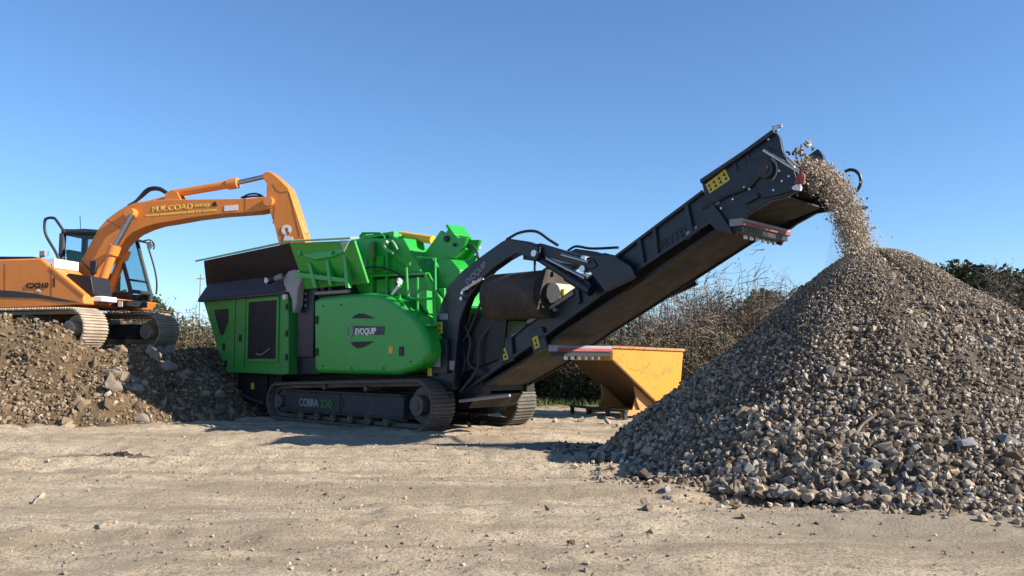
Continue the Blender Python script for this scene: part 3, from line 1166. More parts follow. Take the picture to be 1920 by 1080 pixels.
# arch legs that carry the conveyor (two goosenecks, near and far)
arch_px = [(806, 700), (808, 655), (815, 612), (826, 570), (842, 535), (866, 508), (905, 478), (940, 453), (952, 447), (986, 452), (1010, 462), (1012, 476), (1004, 490),
           (984, 480), (968, 476), (948, 487), (920, 507), (900, 528), (878, 558), (862, 600), (855, 650), (850, 730), (822, 735)]
ar = CF.pls(arch_px, 0.35)
for y in (0.35, 2.0):
    b = MB()
    b.prism(ar, y, y + 0.16)
    g = b.build('arch_leg', M_NAVY, crusher, bevel=0.018, segs=3)
    b = MB()
    b.cyl((ar[10][0] - .06, y - 0.05, ar[10][1] - .1), (ar[10][0] - .06, y + 0.21, ar[10][1] - .1), 0.05, 12)
    b.build('pivot_pin', M_STEEL, g)
    if y < 1:
        near_arch = g
b = MB()
b.box(ar[9][0] - 0.2, ar[9][0] - 0.05, 0.512, 1.998, ar[9][1] - 0.25, ar[9][1] - 0.12)
b.box(0.25, 0.45, 0.512, 1.998, 1.0, 1.2)
b.build('arch_crossbar', M_NAVY, crusher)
lx, lz = CF.pl(876, 535, 0.34)
l2x, l2z = CF.pl(912, 498, 0.34)
ang = math.atan2(l2z - lz, l2x - lx)
lettering('lettering', 'EVOQUIP', 0.13, M_PALE, near_arch, (lx, 0.345, lz), rot=(R(90), -ang, 0), bold=0.002, shear=0.1, width=math.hypot(l2x - lx, l2z - lz))


def sticker(pxs, y, mat, parent, name='warning_label', marks=0, t=0.004):
    p = CF.pls(pxs, y)
    o = flat(p, y - 0.001, t).build(name, mat, parent)
    if marks:
        cx = [(p[0][0] * (1 - f) + p[1][0] * f, p[0][1] * (1 - f) + p[1][1] * f) for f in [(i + 0.5) / marks for i in range(marks)]]
        dx = [(p[3][0] * (1 - f) + p[2][0] * f, p[3][1] * (1 - f) + p[2][1] * f) for f in [(i + 0.5) / marks for i in range(marks)]]
        b = MB()
        for (a, c) in zip(cx, dx):
            hgt = math.hypot(a[0] - c[0], a[1] - c[1])
            for f in (0.32, 0.7):
                mx, mz = a[0] * (1 - f) + c[0] * f, a[1] * (1 - f) + c[1] * f
                s = hgt * 0.16
                b.prism([(mx - s, mz - s * 0.8), (mx + s, mz - s * 0.8), (mx, mz + s)], y - 0.008, y - 0.0055)
        b.split('pictogram', M_BLACK, o)
    return o


sticker([(811, 604), (830, 604), (830, 625), (811, 625)], 0.345, M_STICKER, near_arch, marks=2)
sticker([(824, 588), (840, 588), (840, 599), (824, 599)], 0.345, M_PALE, near_arch)
b = MB()
b.prism(CF.pls([(801, 636), (838, 636), (838, 700), (801, 700)], 0.28), 0.28, 0.348)
cab = b.build('control_panel', M_NAVY, near_arch, bevel=0.006)
sticker([(803, 661), (826, 661), (826, 688), (803, 688)], 0.275, M_PALE, near_arch)
sticker([(807, 643), (816, 643), (816, 656), (807, 656)], 0.275, M_PALE, near_arch)
sticker([(830, 675), (853, 677), (851, 694), (832, 693)], 0.335, M_PALE, near_arch)
sticker([(802, 690), (810, 690), (810, 705), (802, 705)], 0.275, M_STICKER, near_arch)

# lifting link, rams and knuckle plate
for y in (0.42, 2.02):
    b = MB()
    b.prism(CF.pls([(998, 458), (1012, 456), (1112, 486), (1120, 498), (1108, 505), (1000, 474)], 0.42), y, y + 0.1)
    lk = b.build('lift_link', M_NAVY, crusher, bevel=0.01)
    b = MB()
    b.cyl((CF.pl(1005, 482, 0.42)[0], y + 0.05, CF.pl(1005, 482, 0.42)[1]), (CF.pl(1060, 517, 0.42)[0], y + 0.05, CF.pl(1060, 517, 0.42)[1]), 0.06, 12)
    b.cyl((CF.pl(1060, 517, 0.42)[0], y + 0.05, CF.pl(1060, 517, 0.42)[1]), (CF.pl(1105, 545, 0.42)[0], y + 0.05, CF.pl(1105, 545, 0.42)[1]), 0.085, 12)
    b.build('lift_ram', M_NAVY, lk)
    b = MB()
    b.cyl((CF.pl(1022, 484, 0.36)[0], y - 0.02, CF.pl(1022, 484, 0.36)[1]), (CF.pl(1094, 521, 0.36)[0], y - 0.02, CF.pl(1094, 521, 0.36)[1]), 0.028, 10)
    b.cyl((CF.pl(1050, 477, 0.36)[0], y - 0.02, CF.pl(1050, 477, 0.36)[1]), (CF.pl(1100, 491, 0.36)[0], y - 0.02, CF.pl(1100, 491, 0.36)[1]), 0.025, 10)
    b.split('ram_rod', M_CHROME, lk)
    b = MB()
    b.prism(CF.pls([(1108, 482), (1128, 478), (1152, 478), (1188, 500), (1196, 520), (1168, 534), (1140, 548), (1118, 520), (1104, 500)], 0.5), y + 0.02, y + 0.08)
    kp = b.build('knuckle_plate', M_NAVY, crusher, bevel=0.01)
    b = MB()
    x, z = CF.pl(1102, 486, 0.5)
    b.cyl((x, y - 0.03, z), (x, y + 0.12, z), 0.045, 12)
    x, z = CF.pl(1100, 505, 0.5)
    b.cyl((x, y - 0.03, z), (x, y + 0.12, z), 0.05, 12)
    b.build('pivot_pin', M_STEEL, kp)

# product conveyor
CY0, CY1 = 0.62, 1.80
low = CF.pls([(846, 748), (884, 690), (940, 641), (1002, 598), (1072, 551), (1094, 540), (1150, 503), (1160, 505), (1150, 555), (1060, 612), (1038, 650), (960, 690), (880, 742)], CY0)
upp = CF.pls([(1062, 620), (1150, 562), (1148, 500), (1162, 484), (1315, 372), (1340, 400), (1345, 425), (1250, 490), (1100, 600), (1055, 632)], CY0)
TOPL = CF.pls([(884, 690), (1090, 541), (1160, 492), (1315, 376), (1400, 310)], CY0)


def zline(line, x):
    for (x0, z0), (x1, z1) in zip(line, line[1:]):
        if x <= x1 or (x1, z1) == line[-1]:
            return z0 + (z1 - z0) * (x - x0) / (x1 - x0)


BOT = CF.pls([(850, 752), (960, 692), (1060, 634), (1250, 500), (1390, 432), (1500, 376)], CY0)
b = MB()
prof_t = [TOPL[0], TOPL[1], TOPL[2], TOPL[3]]
prof_b = [BOT[3], BOT[2], BOT[1], BOT[0]]
beam_lo = CF.pls([(848, 748), (884, 690), (940, 641), (1000, 597), (1090, 534), (1157, 479), (1320, 357), (1345, 395), (1340, 416), (1250, 474), (1150, 541), (1060, 606), (1000, 648), (940, 688), (870, 738)], CY0)
for y in (CY0, CY1 - 0.05):
    b.prism(beam_lo, y, y + 0.05)
conveyor = b.build('conveyor_frame', M_NAVY, crusher, bevel=0.006)
# flanges along top and bottom of the near beam, upright ribs between them
b = MB()
for y in (CY0, CY1 - 0.05):
    yy = (y - 0.05, y - 0.001) if y < 1 else (y + 0.051, y + 0.1)
    for P in (beam_lo[1:7], beam_lo[8:15]):
        for (x0, z0), (x1, z1) in zip(P, P[1:]):
            d = Vector((x1 - x0, z1 - z0)).normalized()
            nx, nz = -d.y * 0.035, d.x * 0.035
            b.prism([(x0, z0), (x1, z1), (x1 - nx, z1 - nz), (x0 - nx, z0 - nz)], yy[0], yy[1])
b.build('flange', M_BAND, conveyor)
for (pa, pb) in (((1226, 433), (1232, 486)), ((1198, 454), (1206, 504)), ((1286, 388), (1298, 444)), ((1080, 530), (1085, 570))):
    p = CF.pls([pa, (pa[0] + 6, pa[1] - 4), (pb[0] + 6, pb[1] - 4), pb], CY0)
    b = MB()
    b.prism(p, CY0 - 0.045, CY0 - 0.001)
    b.build('rib', M_BAND, conveyor)
# belt: carrying run inside the beams, return run showing below
bx = [0.3, 1.0, 1.8, 2.6, 3.4, 4.2, 5.0, 5.55, 6.0]
BL = CF.pls([(856, 755), (937, 704), (989, 674), (1039, 636), (1095, 599), (1160, 556), (1330, 441), (1390, 404), (1470, 370)], CY0 + 0.06)
zb_ = lambda x: zline(BL, x)
b = MB()
pts_lo = [(x, zb_(x)) for x in bx]
for (o0, o1) in ((0.0, 0.02),):
    b.prism([(x, z + o0) for x, z in pts_lo] + [(x, z + o1) for x, z in reversed(pts_lo)], CY0 + 0.06, CY1 - 0.06)
ct = [(0.55, 0.85), (2.3, 1.66), (4.2, 2.74), (5.95, 3.66)]
b.prism(ct + [(x, z + 0.02) for x, z in reversed(ct)], CY0 + 0.08, CY1 - 0.08)
belt = b.build('belt', M_RUBBER, crusher)
b = MB()
for y in (CY0 + 0.03, CY1 - 0.05):
    b.prism([(x, z - 0.03) for x, z in pts_lo[:8]] + [(x, z + 0.02) for x, z in reversed(pts_lo[:8])], y, y + 0.025)
b.split('belt_skirt', M_BLACK, conveyor)
# spill of stone on the belt
n = 900
t = rng.random(n)
xx = 0.9 + t * 5.2
zz = np.array([zline(ct, x) for x in xx]) + 0.05 + rng.random(n) * 0.12
pp = np.stack([xx, CY0 + 0.3 + rng.random(n) * (CY1 - CY0 - 0.6), zz], 1)
o = scatter('conveyed_stone', pp, 0.02 + 0.035 * rng.random(n) ** 2, M_STONES, None)
o.parent = crusher
o['kind'] = 'stuff'
# head plates
head_px = [(1316, 338), (1400, 282), (1452, 244), (1463, 258), (1468, 282), (1476, 300), (1490, 312), (1502, 332), (1502, 356), (1470, 372), (1448, 376), (1410, 398), (1392, 412),
           (1378, 442), (1345, 432), (1332, 404), (1324, 372)]
hd = CF.pls(head_px, CY0 - 0.06)
for y in (CY0 - 0.08, CY1 + 0.02):
    b = MB()
    b.prism(hd, y, y + 0.06)
    hp = b.build('head_plate', M_NAVY, crusher, bevel=0.008)
    b = MB()
    yo = y - 0.02 if y < 1 else y + 0.06
    for (px, py) in ((1443, 262), (1463, 321), (1481, 331), (1468, 340), (1452, 357), (1397, 352), (1376, 374), (1407, 355), (1354, 391)):
        x, z = CF.pl(px, py, CY0 - 0.08)
        b.cyl((x, yo - 0.012, z), (x, yo + 0.02, z), 0.014, 8)
    b.split('head_bolt', M_STEEL, hp)
    b = MB()
    x, z = CF.pl(1440, 320, CY0 - 0.08)
    b.cyl((x, yo - (0.07 if y < 1 else 0), z), (x, yo + (0.02 if y < 1 else 0.09), z), 0.10, 18)
    b.cyl((x, yo - (0.10 if y < 1 else 0), z), (x, yo + (0.02 if y < 1 else 0.11), z), 0.055, 14)
    b.build('bearing', M_TRACKFRAME, hp)
    if y < 1:
        near_head = hp
    else:
        far_head = hp
b = MB()
x, z = CF.pl(1440, 322, CY0)
b.cyl((x, CY0, z), (x, CY1, z), 0.19, 24)
b.build('head_drum', M_RUBBER, crusher)
yq = CY0 - 0.082
sticker([(1323, 346), (1360, 317), (1369, 337), (1331, 363)], yq, M_STICKER, near_head, marks=4)
sticker([(1339, 379), (1347, 374), (1350, 381), (1342, 386)], yq, M_PALE, near_head)
for P in ([(1421, 309), (1431, 306), (1432, 311), (1425, 314)], [(1434, 339), (1446, 338), (1440, 347)]):
    p = CF.pls(P, yq)
    b = MB()
    b.prism(p, yq - 0.015, yq - 0.001)
    b.split('bearing_clip', M_STEEL, near_head)
b = MB()
b.tube([CF.p3(1432, 281, yq - 0.03), CF.p3(1446, 290, yq - 0.03), CF.p3(1497, 321, yq - 0.03)], 0.022, 8)
b.tube([CF.p3(1478, 298, yq - 0.03), CF.p3(1492, 312, yq - 0.03)], 0.03, 8)
b.split('tension_rod', M_STEEL, near_head)
b = MB()
b.tube(spline([CF.p3(1494, 345, yq - 0.04), CF.p3(1499, 332, yq - 0.05), CF.p3(1505, 330, yq - 0.05), CF.p3(1503, 345, yq - 0.04)], 4), 0.035, 8)
b.build('red_strap', M_RED, near_head)
b = MB()
b.prism(CF.pls([(1488, 352), (1500, 344), (1505, 352), (1503, 358), (1490, 357)], yq), yq - 0.05, yq - 0.005)
b.build('scraper_end', M_WHITE, near_head)
b = MB()
x, z = CF.pl(1456, 241, CY0 - 0.05)
b.cyl((x, CY0 - 0.05, z - 0.03), (x, CY0 - 0.05, z + 0.03), 0.03, 10)
b.cyl((x - 0.05, CY0 - 0.05, z + 0.02), (x + 0.07, CY0 - 0.05, z + 0.02), 0.022, 8)
b.build('spray_nozzle', M_STEEL, near_head)
b = MB()
P = CF.pls([(1316, 338), (1400, 282), (1452, 244), (1455, 250), (1402, 288), (1318, 345)], yq)
b.prism(P, yq - 0.06, yq - 0.001)
b.build('top_flange', M_BAND, near_head, bevel=0.005)
for pa in ([(1400, 292), (1404, 290), (1416, 318), (1411, 320)], [(1376, 306), (1379, 304), (1384, 318), (1381, 320)],):
    b = MB()
    b.prism(CF.pls(pa, yq), yq - 0.02, yq - 0.001)
    b.build('rib', M_BAND, near_head)
b = MB()
b.prism(CF.pls([(1400, 300), (1412, 288), (1440, 276), (1470, 290), (1488, 316), (1498, 345), (1486, 358), (1462, 366), (1430, 372), (1416, 340)], yq), yq - 0.018, yq - 0.001)
b.build('bearing_plate', M_NAVY, near_head, bevel=0.006)
b = MB()
x, z = CF.pl(1440, 320, yq)
aa = np.linspace(R(-60), R(60), 10)
b.tube([(x + 0.135 * math.cos(t), yq - 0.03, z + 0.15 * math.sin(t)) for t in aa], 0.014, 6)
b.build('bearing_ring', M_PALE, near_head)
b = MB()
b.prism(CF.pls([(1316, 392), (1338, 380), (1352, 398), (1372, 428), (1378, 440), (1348, 434), (1330, 416)], yq), yq - 0.05, yq - 0.001)
b.build('folding_bracket', M_BAND, near_head, bevel=0.008)
b = MB()
b.tube(spline([CF.p3(1316, 392, yq - 0.06), CF.p3(1360, 368, yq - 0.03), CF.p3(1404, 350, yq - 0.03), CF.p3(1424, 330, yq - 0.04), CF.p3(1436, 322, yq - 0.06)], 5), 0.018, 7)
b.build('hydraulic_hose', M_HOSE, near_head)
b = MB()
b.prism(CF.pls([(1392, 372), (1420, 362), (1425, 370), (1398, 384)], yq), yq - 0.04, yq - 0.001)
b.build('stiffener', M_BAND, near_head, bevel=0.005)
hx, hz = hd[4]
b = MB()
b.tube([(hx + 0.28 + 0.14 * math.cos(t), CY1 + 0.1, hz - 0.22 + 0.16 * math.sin(t)) for t in np.linspace(-2.0, 2.0, 14)], 0.022, 8)
b.build('hydraulic_hose', M_HOSE, far_head)
b = MB()
hx2, hz2 = hd[8]
b.cyl((hx2 + 0.0, CY1 + 0.1, hz2 - 0.02), (hx2 + 0.28, CY1 + 0.1, hz2 - 0.08), 0.025, 8)
b.build('scraper_end', M_BLACK, far_head)
# cross boards under the belt with red edge and roller stubs
def cross_board(pa, pb, u_guess, name):
    y0 = CY0 - 0.12
    x, z = CF.pl(pa[0], pa[1], y0)
    b = MB()
    b.box(x - 0.02, x + 0.16, y0, CY1 + 0.05, z - 0.07, z + 0.02)
    o = b.build(name, M_PALE, crusher, bevel=0.006)
    b = MB()
    b.box(x + 0.161, x + 0.168, y0 + 0.01, CY1 + 0.04, z - 0.065, z - 0.02)
    b.box(x - 0.028, x - 0.021, y0 + 0.01, CY1 + 0.04, z - 0.065, z - 0.02)
    b.split('red_edge', M_RED, o)
    b = MB()
    b.box(x + 0.0, x + 0.14, y0 + 0.03, CY1, z - 0.14, z - 0.071)
    b.build('roller_bracket', M_BLACK, o)
    b = MB()
    for k in range(6):
        yy = y0 + 0.35 + k * 0.16
        b.box(x - 0.012, x + 0.02, yy, yy + 0.05, z - 0.19, z - 0.141)
    b.split('bolt', M_STEEL, o)
    return o


cross_board((1370, 414), (1455, 436), 5.3, 'return_roller')
cross_board((1030, 650), (1115, 652), 2.4, 'return_roller')
sticker([(939, 656), (948, 652), (954, 673), (945, 676)], CY0 - 0.052, M_STICKER, conveyor, marks=1)
sticker([(998, 634), (1008, 629), (1013, 650), (1003, 655)], CY0 - 0.052, M_STICKER, conveyor, marks=1)
for P in ([(930, 640), (958, 626), (962, 676), (936, 686)], [(990, 622), (1016, 612), (1026, 652), (1000, 664)]):
    p = CF.pls(P, CY0 - 0.05)
    b = MB()
    b.prism(p, CY0 - 0.05, CY0 - 0.003)
    b.build('guard_plate', M_BAND, conveyor, bevel=0.01)
b = MB()
b.cyl(CF.p3(890, 688, CY0 - 0.03), CF.p3(990, 604, CY0 - 0.03), 0.02, 8)
b.cyl(CF.p3(990, 604, CY0 - 0.03), CF.p3(1076, 548, CY0 - 0.03), 0.03, 8)
b.build('hydraulic_pipe', M_PALE, conveyor)
lx, lz = CF.pl(1240, 470, CY0 - 0.01)
l2x, l2z = CF.pl(1290, 436, CY0 - 0.01)
ang = math.atan2(l2z - lz, l2x - lx)
lettering('lettering', 'EVOQUIP', 0.2, M_TRACKFRAME, conveyor, (lx, CY0 - 0.006, lz - 0.02), rot=(R(90), -ang, 0), bold=0.004, width=math.hypot(l2x - lx, l2z - lz))
sticker([(1286, 436), (1307, 422), (1309, 436), (1288, 450)], CY0 - 0.004, M_PALE, conveyor)
# tail drum, tail bar
b = MB()
b.cyl((0.42, CY0 + 0.06, 0.62), (0.42, CY1 - 0.06, 0.62), 0.14, 18)
b.build('tail_drum', M_RUBBER, crusher)
b = MB()
b.cyl(CF.p3(862, 752, 0.5), CF.p3(956, 741, 0.5), 0.025, 8)
b.build('tail_bar', M_GREY, crusher)
b = MB()
b.prism([(0.2, 0.35), (0.55, 0.38), (0.75, 0.60), (0.35, 0.8), (0.2, 0.8)], 0.66, 1.76)
b.build('tail_guard', M_BLACK, crusher)

# overband magnet lying across the conveyor: belt loop, end frame, drums
mx0, mx1 = 1.25, 2.35
mz, mr = 2.14, 0.36
prof = [(0.35 + 0.0 + mr * math.cos(t), mz + mr * math.sin(t)) for t in np.linspace(math.pi / 2, 3 * math.pi / 2, 12)] + \
       [(2.15 + mr * math.cos(t), mz + mr * math.sin(t)) for t in np.linspace(-math.pi / 2, math.pi / 2, 12)]
b = MB()
b.loft([(mx0, y + 0.2, z) for y, z in prof], [(mx1, y + 0.2, z) for y, z in prof])
mag = b.build('overband_magnet', M_RUBBER, crusher)
b = MB()
b.box(mx1 + 0.001, mx1 + 0.05, 0.62, 2.3, mz - 0.2, mz + 0.16)
b.build('magnet_frame', paint('dusty pale steel', (0.45, 0.40, 0.34), 0.7, dust=0.6), mag)
b = MB()
for y in (0.55, 2.35):
    b.cyl((mx1 + 0.001, y, mz), (mx1 + 0.09, y, mz), 0.16, 18)
b.split('magnet_drum', M_BLACK, mag)
b = MB()
b.box(mx1 + 0.051, mx1 + 0.1, 0.78, 0.83, mz - 0.04, mz + 0.08)
b.build('warning_label', M_STICKER, mag)
b = MB()
b.tube([(mx1 + 0.1, 0.55, mz - 0.24), (mx1 + 0.1, 1.4, mz - 0.24)], 0.028, 8)
b.tube([(mx1 + 0.1, 0.9, mz - 0.12), (mx1 + 0.1, 1.4, mz - 0.15)], 0.02, 8)
b.split('magnet_rail', M_STEEL, mag)
b = MB()
for y in (0.75, 2.0):
    b.tube([(1.9, y, mz + 0.27), (1.9, y, ar[9][1] - 0.18)], 0.02, 6)
b.box(1.2, 2.4, 0.6, 0.66, mz + 0.28, mz + 0.33)
b.split('hanger_chain', M_TRACKFRAME, mag)

# hoses
for P in ([(950, 449, 0.43), (975, 436, 0.43), (1005, 434, 0.43), (1030, 450, 0.43), (1046, 460, 0.43)],
          [(868, 460, 0.9), (885, 460, 0.8), (893, 470, 0.7), (897, 485, 0.6)],
          [(1065, 470, 2.1), (1080, 462, 2.1), (1110, 466, 2.1), (1160, 464, 2.1)],
          [(840, 700, 0.5), (862, 650, 0.5), (880, 620, 0.5), (905, 560, 0.5)],
          [(858, 720, 0.55), (872, 680, 0.55), (868, 640, 0.55), (884, 590, 0.55)],
          [(862, 735, 0.5), (895, 690, 0.5), (900, 640, 0.5), (930, 600, 0.6)], [(868, 600, 0.5), (882, 640, 0.5), (878, 680, 0.5), (905, 700, 0.5)],
          [(815, 700, 0.4), (830, 720, 0.4), (845, 745, 0.4)]):
    b = MB()
    b.tube(spline([CF.p3(*q) for q in P], 5), 0.022, 8)
    b.build('hydraulic_hose', M_HOSE if P[0][0] not in (862, 868) else M_TRACKFRAME, crusher)
b = MB()
b.cyl(CF.p3(868, 545, 0.3), CF.p3(905, 522, 0.3), 0.03, 8)
for q in ((870, 549), (868, 560), (892, 530), (880, 540)):
    x, z = CF.pl(q[0], q[1], 0.33)
    b.cyl((x, 0.28, z), (x, 0.345, z), 0.03, 8)
b.split('grease_fitting', M_STEEL, near_arch)
b = MB()
b.prism([(0.5, 0.95), (1.4, 1.2), (1.5, 1.9), (0.6, 1.9)], 0.56, 0.60)
b.build('side_guard', M_BLACK, crusher)
b = MB()
b.box(0.6, 1.25, 2.0, 2.4, 2.05, 2.35)
b.box(0.7, 1.1, 1.9, 2.2, 2.36, 2.5)
b.box(0.75, 0.95, 1.3, 1.7, 2.1, 2.5)
b.build('valve_block', M_PALE, crusher, bevel=0.02)

# ------------------------------------------------------------------ excavator on the heap
EX, EY, EZ = -9.95, 18.5, 1.34
EYAW = -R(10)
EF = Frame(EX, EY, EYAW, EZ)
exc = empty('excavator', (EX, EY, EZ), EYAW, label='orange tracked excavator on the dirt heap with arm over the crusher hopper', category='excavator')

TYAW = -R(18) - EYAW
shoe2 = shoe_mesh(0.62, 0.19, M_TRACKDUST, 'shoe')
for y0 in (-1.36, 0.74):
    t = make_track(exc, [(1.78, 0.42, 0.42), (-1.78, 0.42, 0.42)], 0.62, y0, 0.19, [-1.2, -0.7, -0.2, 0.3, 0.8, 1.3], shoe2, (-1.45, 1.45, 0.30, 0.56), M_TRACKDUST, M_TRACKFRAME, 0.3)
    t.rotation_euler = (0, 0, TYAW)
b = MB()
b.prism([(-0.9, 0.4), (0.9, 0.4), (0.7, 0.75), (-0.7, 0.75)], -0.74, 0.74)
b.box(0.55, 0.85, -0.74, 0.74, 0.35, 0.6)
o = b.build('carbody', paint('dusty brown steel', (0.22, 0.13, 0.08), 0.8, dust=0.5), exc, bevel=0.02)
o.rotation_euler = (0, 0, TYAW)
b = MB()
b.cyl((0, 0, 0.75), (0, 0, 0.93), 0.62, 32)
b.build('swing_ring', M_BLACK, exc)

NR = -1.28                                                # near side of the upper structure
deck = EF.pls([(-120, 574), (157, 571), (157, 560)], NR)
zb0 = EF.pl(60, 580, NR)[1]
zt0 = EF.pl(40, 486, NR)[1]
b = MB()
b.box(-2.4, 1.15, -1.22, 1.22, 0.93, 1.02)
b.box(0.9, 2.0, -0.35, 0.35, 0.93, 1.05)
b.build('turntable_deck', M_BLACK, exc)
side = EF.pls([(-170, 488), (0, 486), (76, 484), (97, 502), (157, 553), (158, 570), (80, 576), (0, 579), (-170, 581)], NR)
b = MB()
b.prism(side, NR, -0.45)
hood_b = b.build('side_body', M_ORANGE, exc, bevel=0.03, segs=3)
b = MB()
b.prism(EF.pls([(97, 500), (158, 551), (158, 556), (95, 504)], NR), NR - 0.012, NR - 0.001)
b.build('bright_edge', M_ORANGE_EDGE, hood_b)
b = MB()
b.prism(EF.pls([(75, 485), (99, 484), (98, 501)], NR), NR + 0.05, -0.5)
b.build('white_panel', M_WHITE, hood_b)
sw = EF.pls([(-170, 540), (0, 544), (30, 546), (70, 551), (110, 559), (150, 567), (110, 565), (70, 559), (0, 557), (-170, 557)], NR)
flat(sw, NR - 0.002, 0.008).build('stripe', M_TRACKFRAME, hood_b)
for px in (9, 96):
    p = EF.pls([(px, 495), (px + 1.5, 495), (px + 1.5, 560), (px, 560)], NR)
    flat(p, NR - 0.001, 0.004).split('panel_seam', paint('dark seam', (0.25, 0.08, 0.02), 0.7), hood_b)
p = EF.pls([(100, 521), (103, 521), (103, 538), (100, 538)], NR)
flat(p, NR - 0.001, 0.006).build('latch', M_BLACK, hood_b)
lx, lz = EF.pl(48, 540.5, NR)
wid = EF.pl(90, 540, NR)[0] - lx
lettering('lettering', 'CX210', 0.15, M_BLACK, hood_b, (lx, NR - 0.01, lz), bold=0.004, shear=0.15, width=wid)
p = EF.pls([(67, 546), (73, 541), (77, 547)], NR)
flat(p, NR - 0.003, 0.006).build('emblem', M_WHITE, hood_b)
b = MB()
b.prism(EF.pls([(-175, 486), (-130, 480), (60, 481), (74, 484)], NR + 0.1), NR + 0.1, 1.1)
b.build('engine_cover', M_BLACK, exc, bevel=0.02)
b = MB()
b.box(-2.45, -1.95, -1.25, 1.25, 0.95, zt0 + 0.0)
b.build('counterweight', M_ORANGE, exc, bevel=0.08, segs=4)
b = MB()
b.box(-2.04, -0.3, 0.40, 1.25, 1.03, zt0)
b.box(-2.04, -0.6, -0.44, 0.39, 1.03, zt0 - 0.05)
b.build('left_body', M_ORANGE, exc, bevel=0.03)
x, z = EF.pl(79, 478, -0.6)
b = MB()
b.cyl((x, -0.6, z - 0.12), (x, -0.6, z + 0.04), 0.05, 10)
b.box(x - 0.02, x + 0.1, -0.66, -0.54, z - 0.02, z + 0.08)
b.build('exhaust_pipe', M_GREY, exc)
# right front: valve compartment, step, mirror
b = MB()
b.prism(EF.pls([(118, 520), (128, 512), (170, 518), (176, 553), (160, 553)], -1.1), -1.1, -0.5)
b.build('tool_box', M_BLACK, exc, bevel=0.02)
b = MB()
b.box(EF.pl(164, 560, -0.9)[0], EF.pl(197, 560, -0.9)[0], -1.0, -0.5, EF.pl(165, 566, -0.9)[1], EF.pl(165, 556, -0.9)[1])
b.build('front_step', M_WHITE, exc, bevel=0.02)
b = MB()
for px in (158, 166, 174):
    b.tube(spline([EF.p3(px, 524, -0.9), EF.p3(px + 3, 540, -0.95), EF.p3(px + 6, 556, -0.9)], 4), 0.03, 8)
b.split('hydraulic_hose', M_GREY, exc)
b = MB()
b.prism(EF.pls([(168, 489), (179, 488), (181, 494), (178, 512), (172, 516), (166, 510)], -1.0), -1.0, -0.93)
mir = b.build('mirror', M_BLACK, exc, bevel=0.02)
b = MB()
b.tube(spline([EF.p3(173, 514, -0.96), EF.p3(176, 522, -0.95), EF.p3(168, 530, -0.9)], 4), 0.018, 6)
b.tube([EF.p3(152, 488, -0.96), EF.p3(168, 506, -0.96)], 0.018, 6)
b.build('mirror_stem', M_BLACK, mir)
b = MB()
b.tube(spline([EF.p3(113, 492, -0.55), EF.p3(104, 472, -0.55), EF.p3(86, 440, -0.55), EF.p3(84, 415, -0.55), EF.p3(90, 409, -0.55), EF.p3(101, 409, -0.55), EF.p3(107, 415, -0.55), EF.p3(122, 437, -0.55)], 5), 0.03, 8)
b.split('handrail', M_HOSE, exc)
# front platform under the cab
b = MB()
b.prism(EF.pls([(150, 566), (200, 561), (238, 562), (228, 577), (200, 578), (155, 576)], 0.0), -0.35, 1.12)
plat = b.build('front_platform', M_ORANGE, exc, bevel=0.02)
b = MB()
b.prism(EF.pls([(222, 565), (230, 565), (230, 575), (222, 575)], -0.35), -0.362, -0.352)
b.build('warning_label', M_WHITE, plat)

# cab: frame of pillars, roof, panes and a seat
CA, CB = 0.36, 1.10
zlow = EF.pl(200, 561, CA)[1]
FT, FM, FB, FD = (217, 437), (226, 474), (245, 546), (244, 562)        # front edge of the near side
b = MB()
for y in (CA, CB):
    for (a, c, rr0) in (((113, 548), (118, 438), 0.07), ((118, 434), FT, 0.06), (FT, FM, 0.045), (FM, FB, 0.045), (FB, FD, 0.05), ((113, 560), FD, 0.05)):
        p, q = EF.p3(a[0], a[1], CA), EF.p3(c[0], c[1], CA)
        b.cyl((p[0], y, p[2]), (q[0], y, q[2]), rr0, 8)
for a in ((120, 436), FT, FB, (115, 500)):
    p = EF.p3(a[0], a[1], CA)
    b.cyl((p[0], CA, p[2]), (p[0], CB, p[2]), 0.045, 8)
cabf = b.build('cab_frame', M_TRACKFRAME, exc)
b = MB()
b.prism(EF.pls([(114, 440), (122, 431), (160, 429), (212, 433), (218, 440)], CA), CA - 0.05, CB + 0.05)
b.build('cab_roof', M_TRACKFRAME, cabf, bevel=0.02)
b = MB()
b.prism(EF.pls([(212, 436), (240, 446), (239, 449), (212, 442)], CA), CA + 0.02, CB - 0.02)
b.build('sun_visor', M_BLACK, cabf)
b = MB()
b.prism(EF.pls([(114, 548), (243, 548), (243, 561), (114, 561)], CA), CA, CA + 0.03)
b.prism(EF.pls([(114, 548), (243, 548), (243, 561), (114, 561)], CA), CB - 0.03, CB)
b.split('cab_panel', M_TRACKFRAME, cabf)
for y in (CA + 0.03, CB - 0.035):
    b = MB()
    b.prism(EF.pls([(119, 440), (216, 440), (226, 474), (244, 546), (119, 546)], CA), y, y + 0.005)
    b.build('window_pane', M_GLASS, cabf)
w0, w1, w2, w3 = EF.pl(*FT, CA), EF.pl(*FM, CA), EF.pl(*FB, CA), EF.pl(*FD, CA)
b = MB()
for (p, q) in ((w0, w1), (w1, w2), (w2, w3)):
    b.plate([(p[0], CA + .05, p[1]), (p[0], CB - .05, p[1]), (q[0], CB - .05, q[1]), (q[0], CA + .05, q[1])], 0.004)
b.build('windscreen', M_GLASS, cabf)
b = MB()
p = EF.pl(240, 524, CA)
b.cyl((p[0], CA + 0.01, p[1]), (p[0], CB - 0.01, p[1]), 0.025, 8)
b.build('window_bar', M_BLACK, cabf)
sx = EF.pl(150, 520, 0.8)[0]
b = MB()
b.box(sx - 0.1, sx + 0.4, 0.55, 1.0, zlow + 0.35, zlow + 0.5)
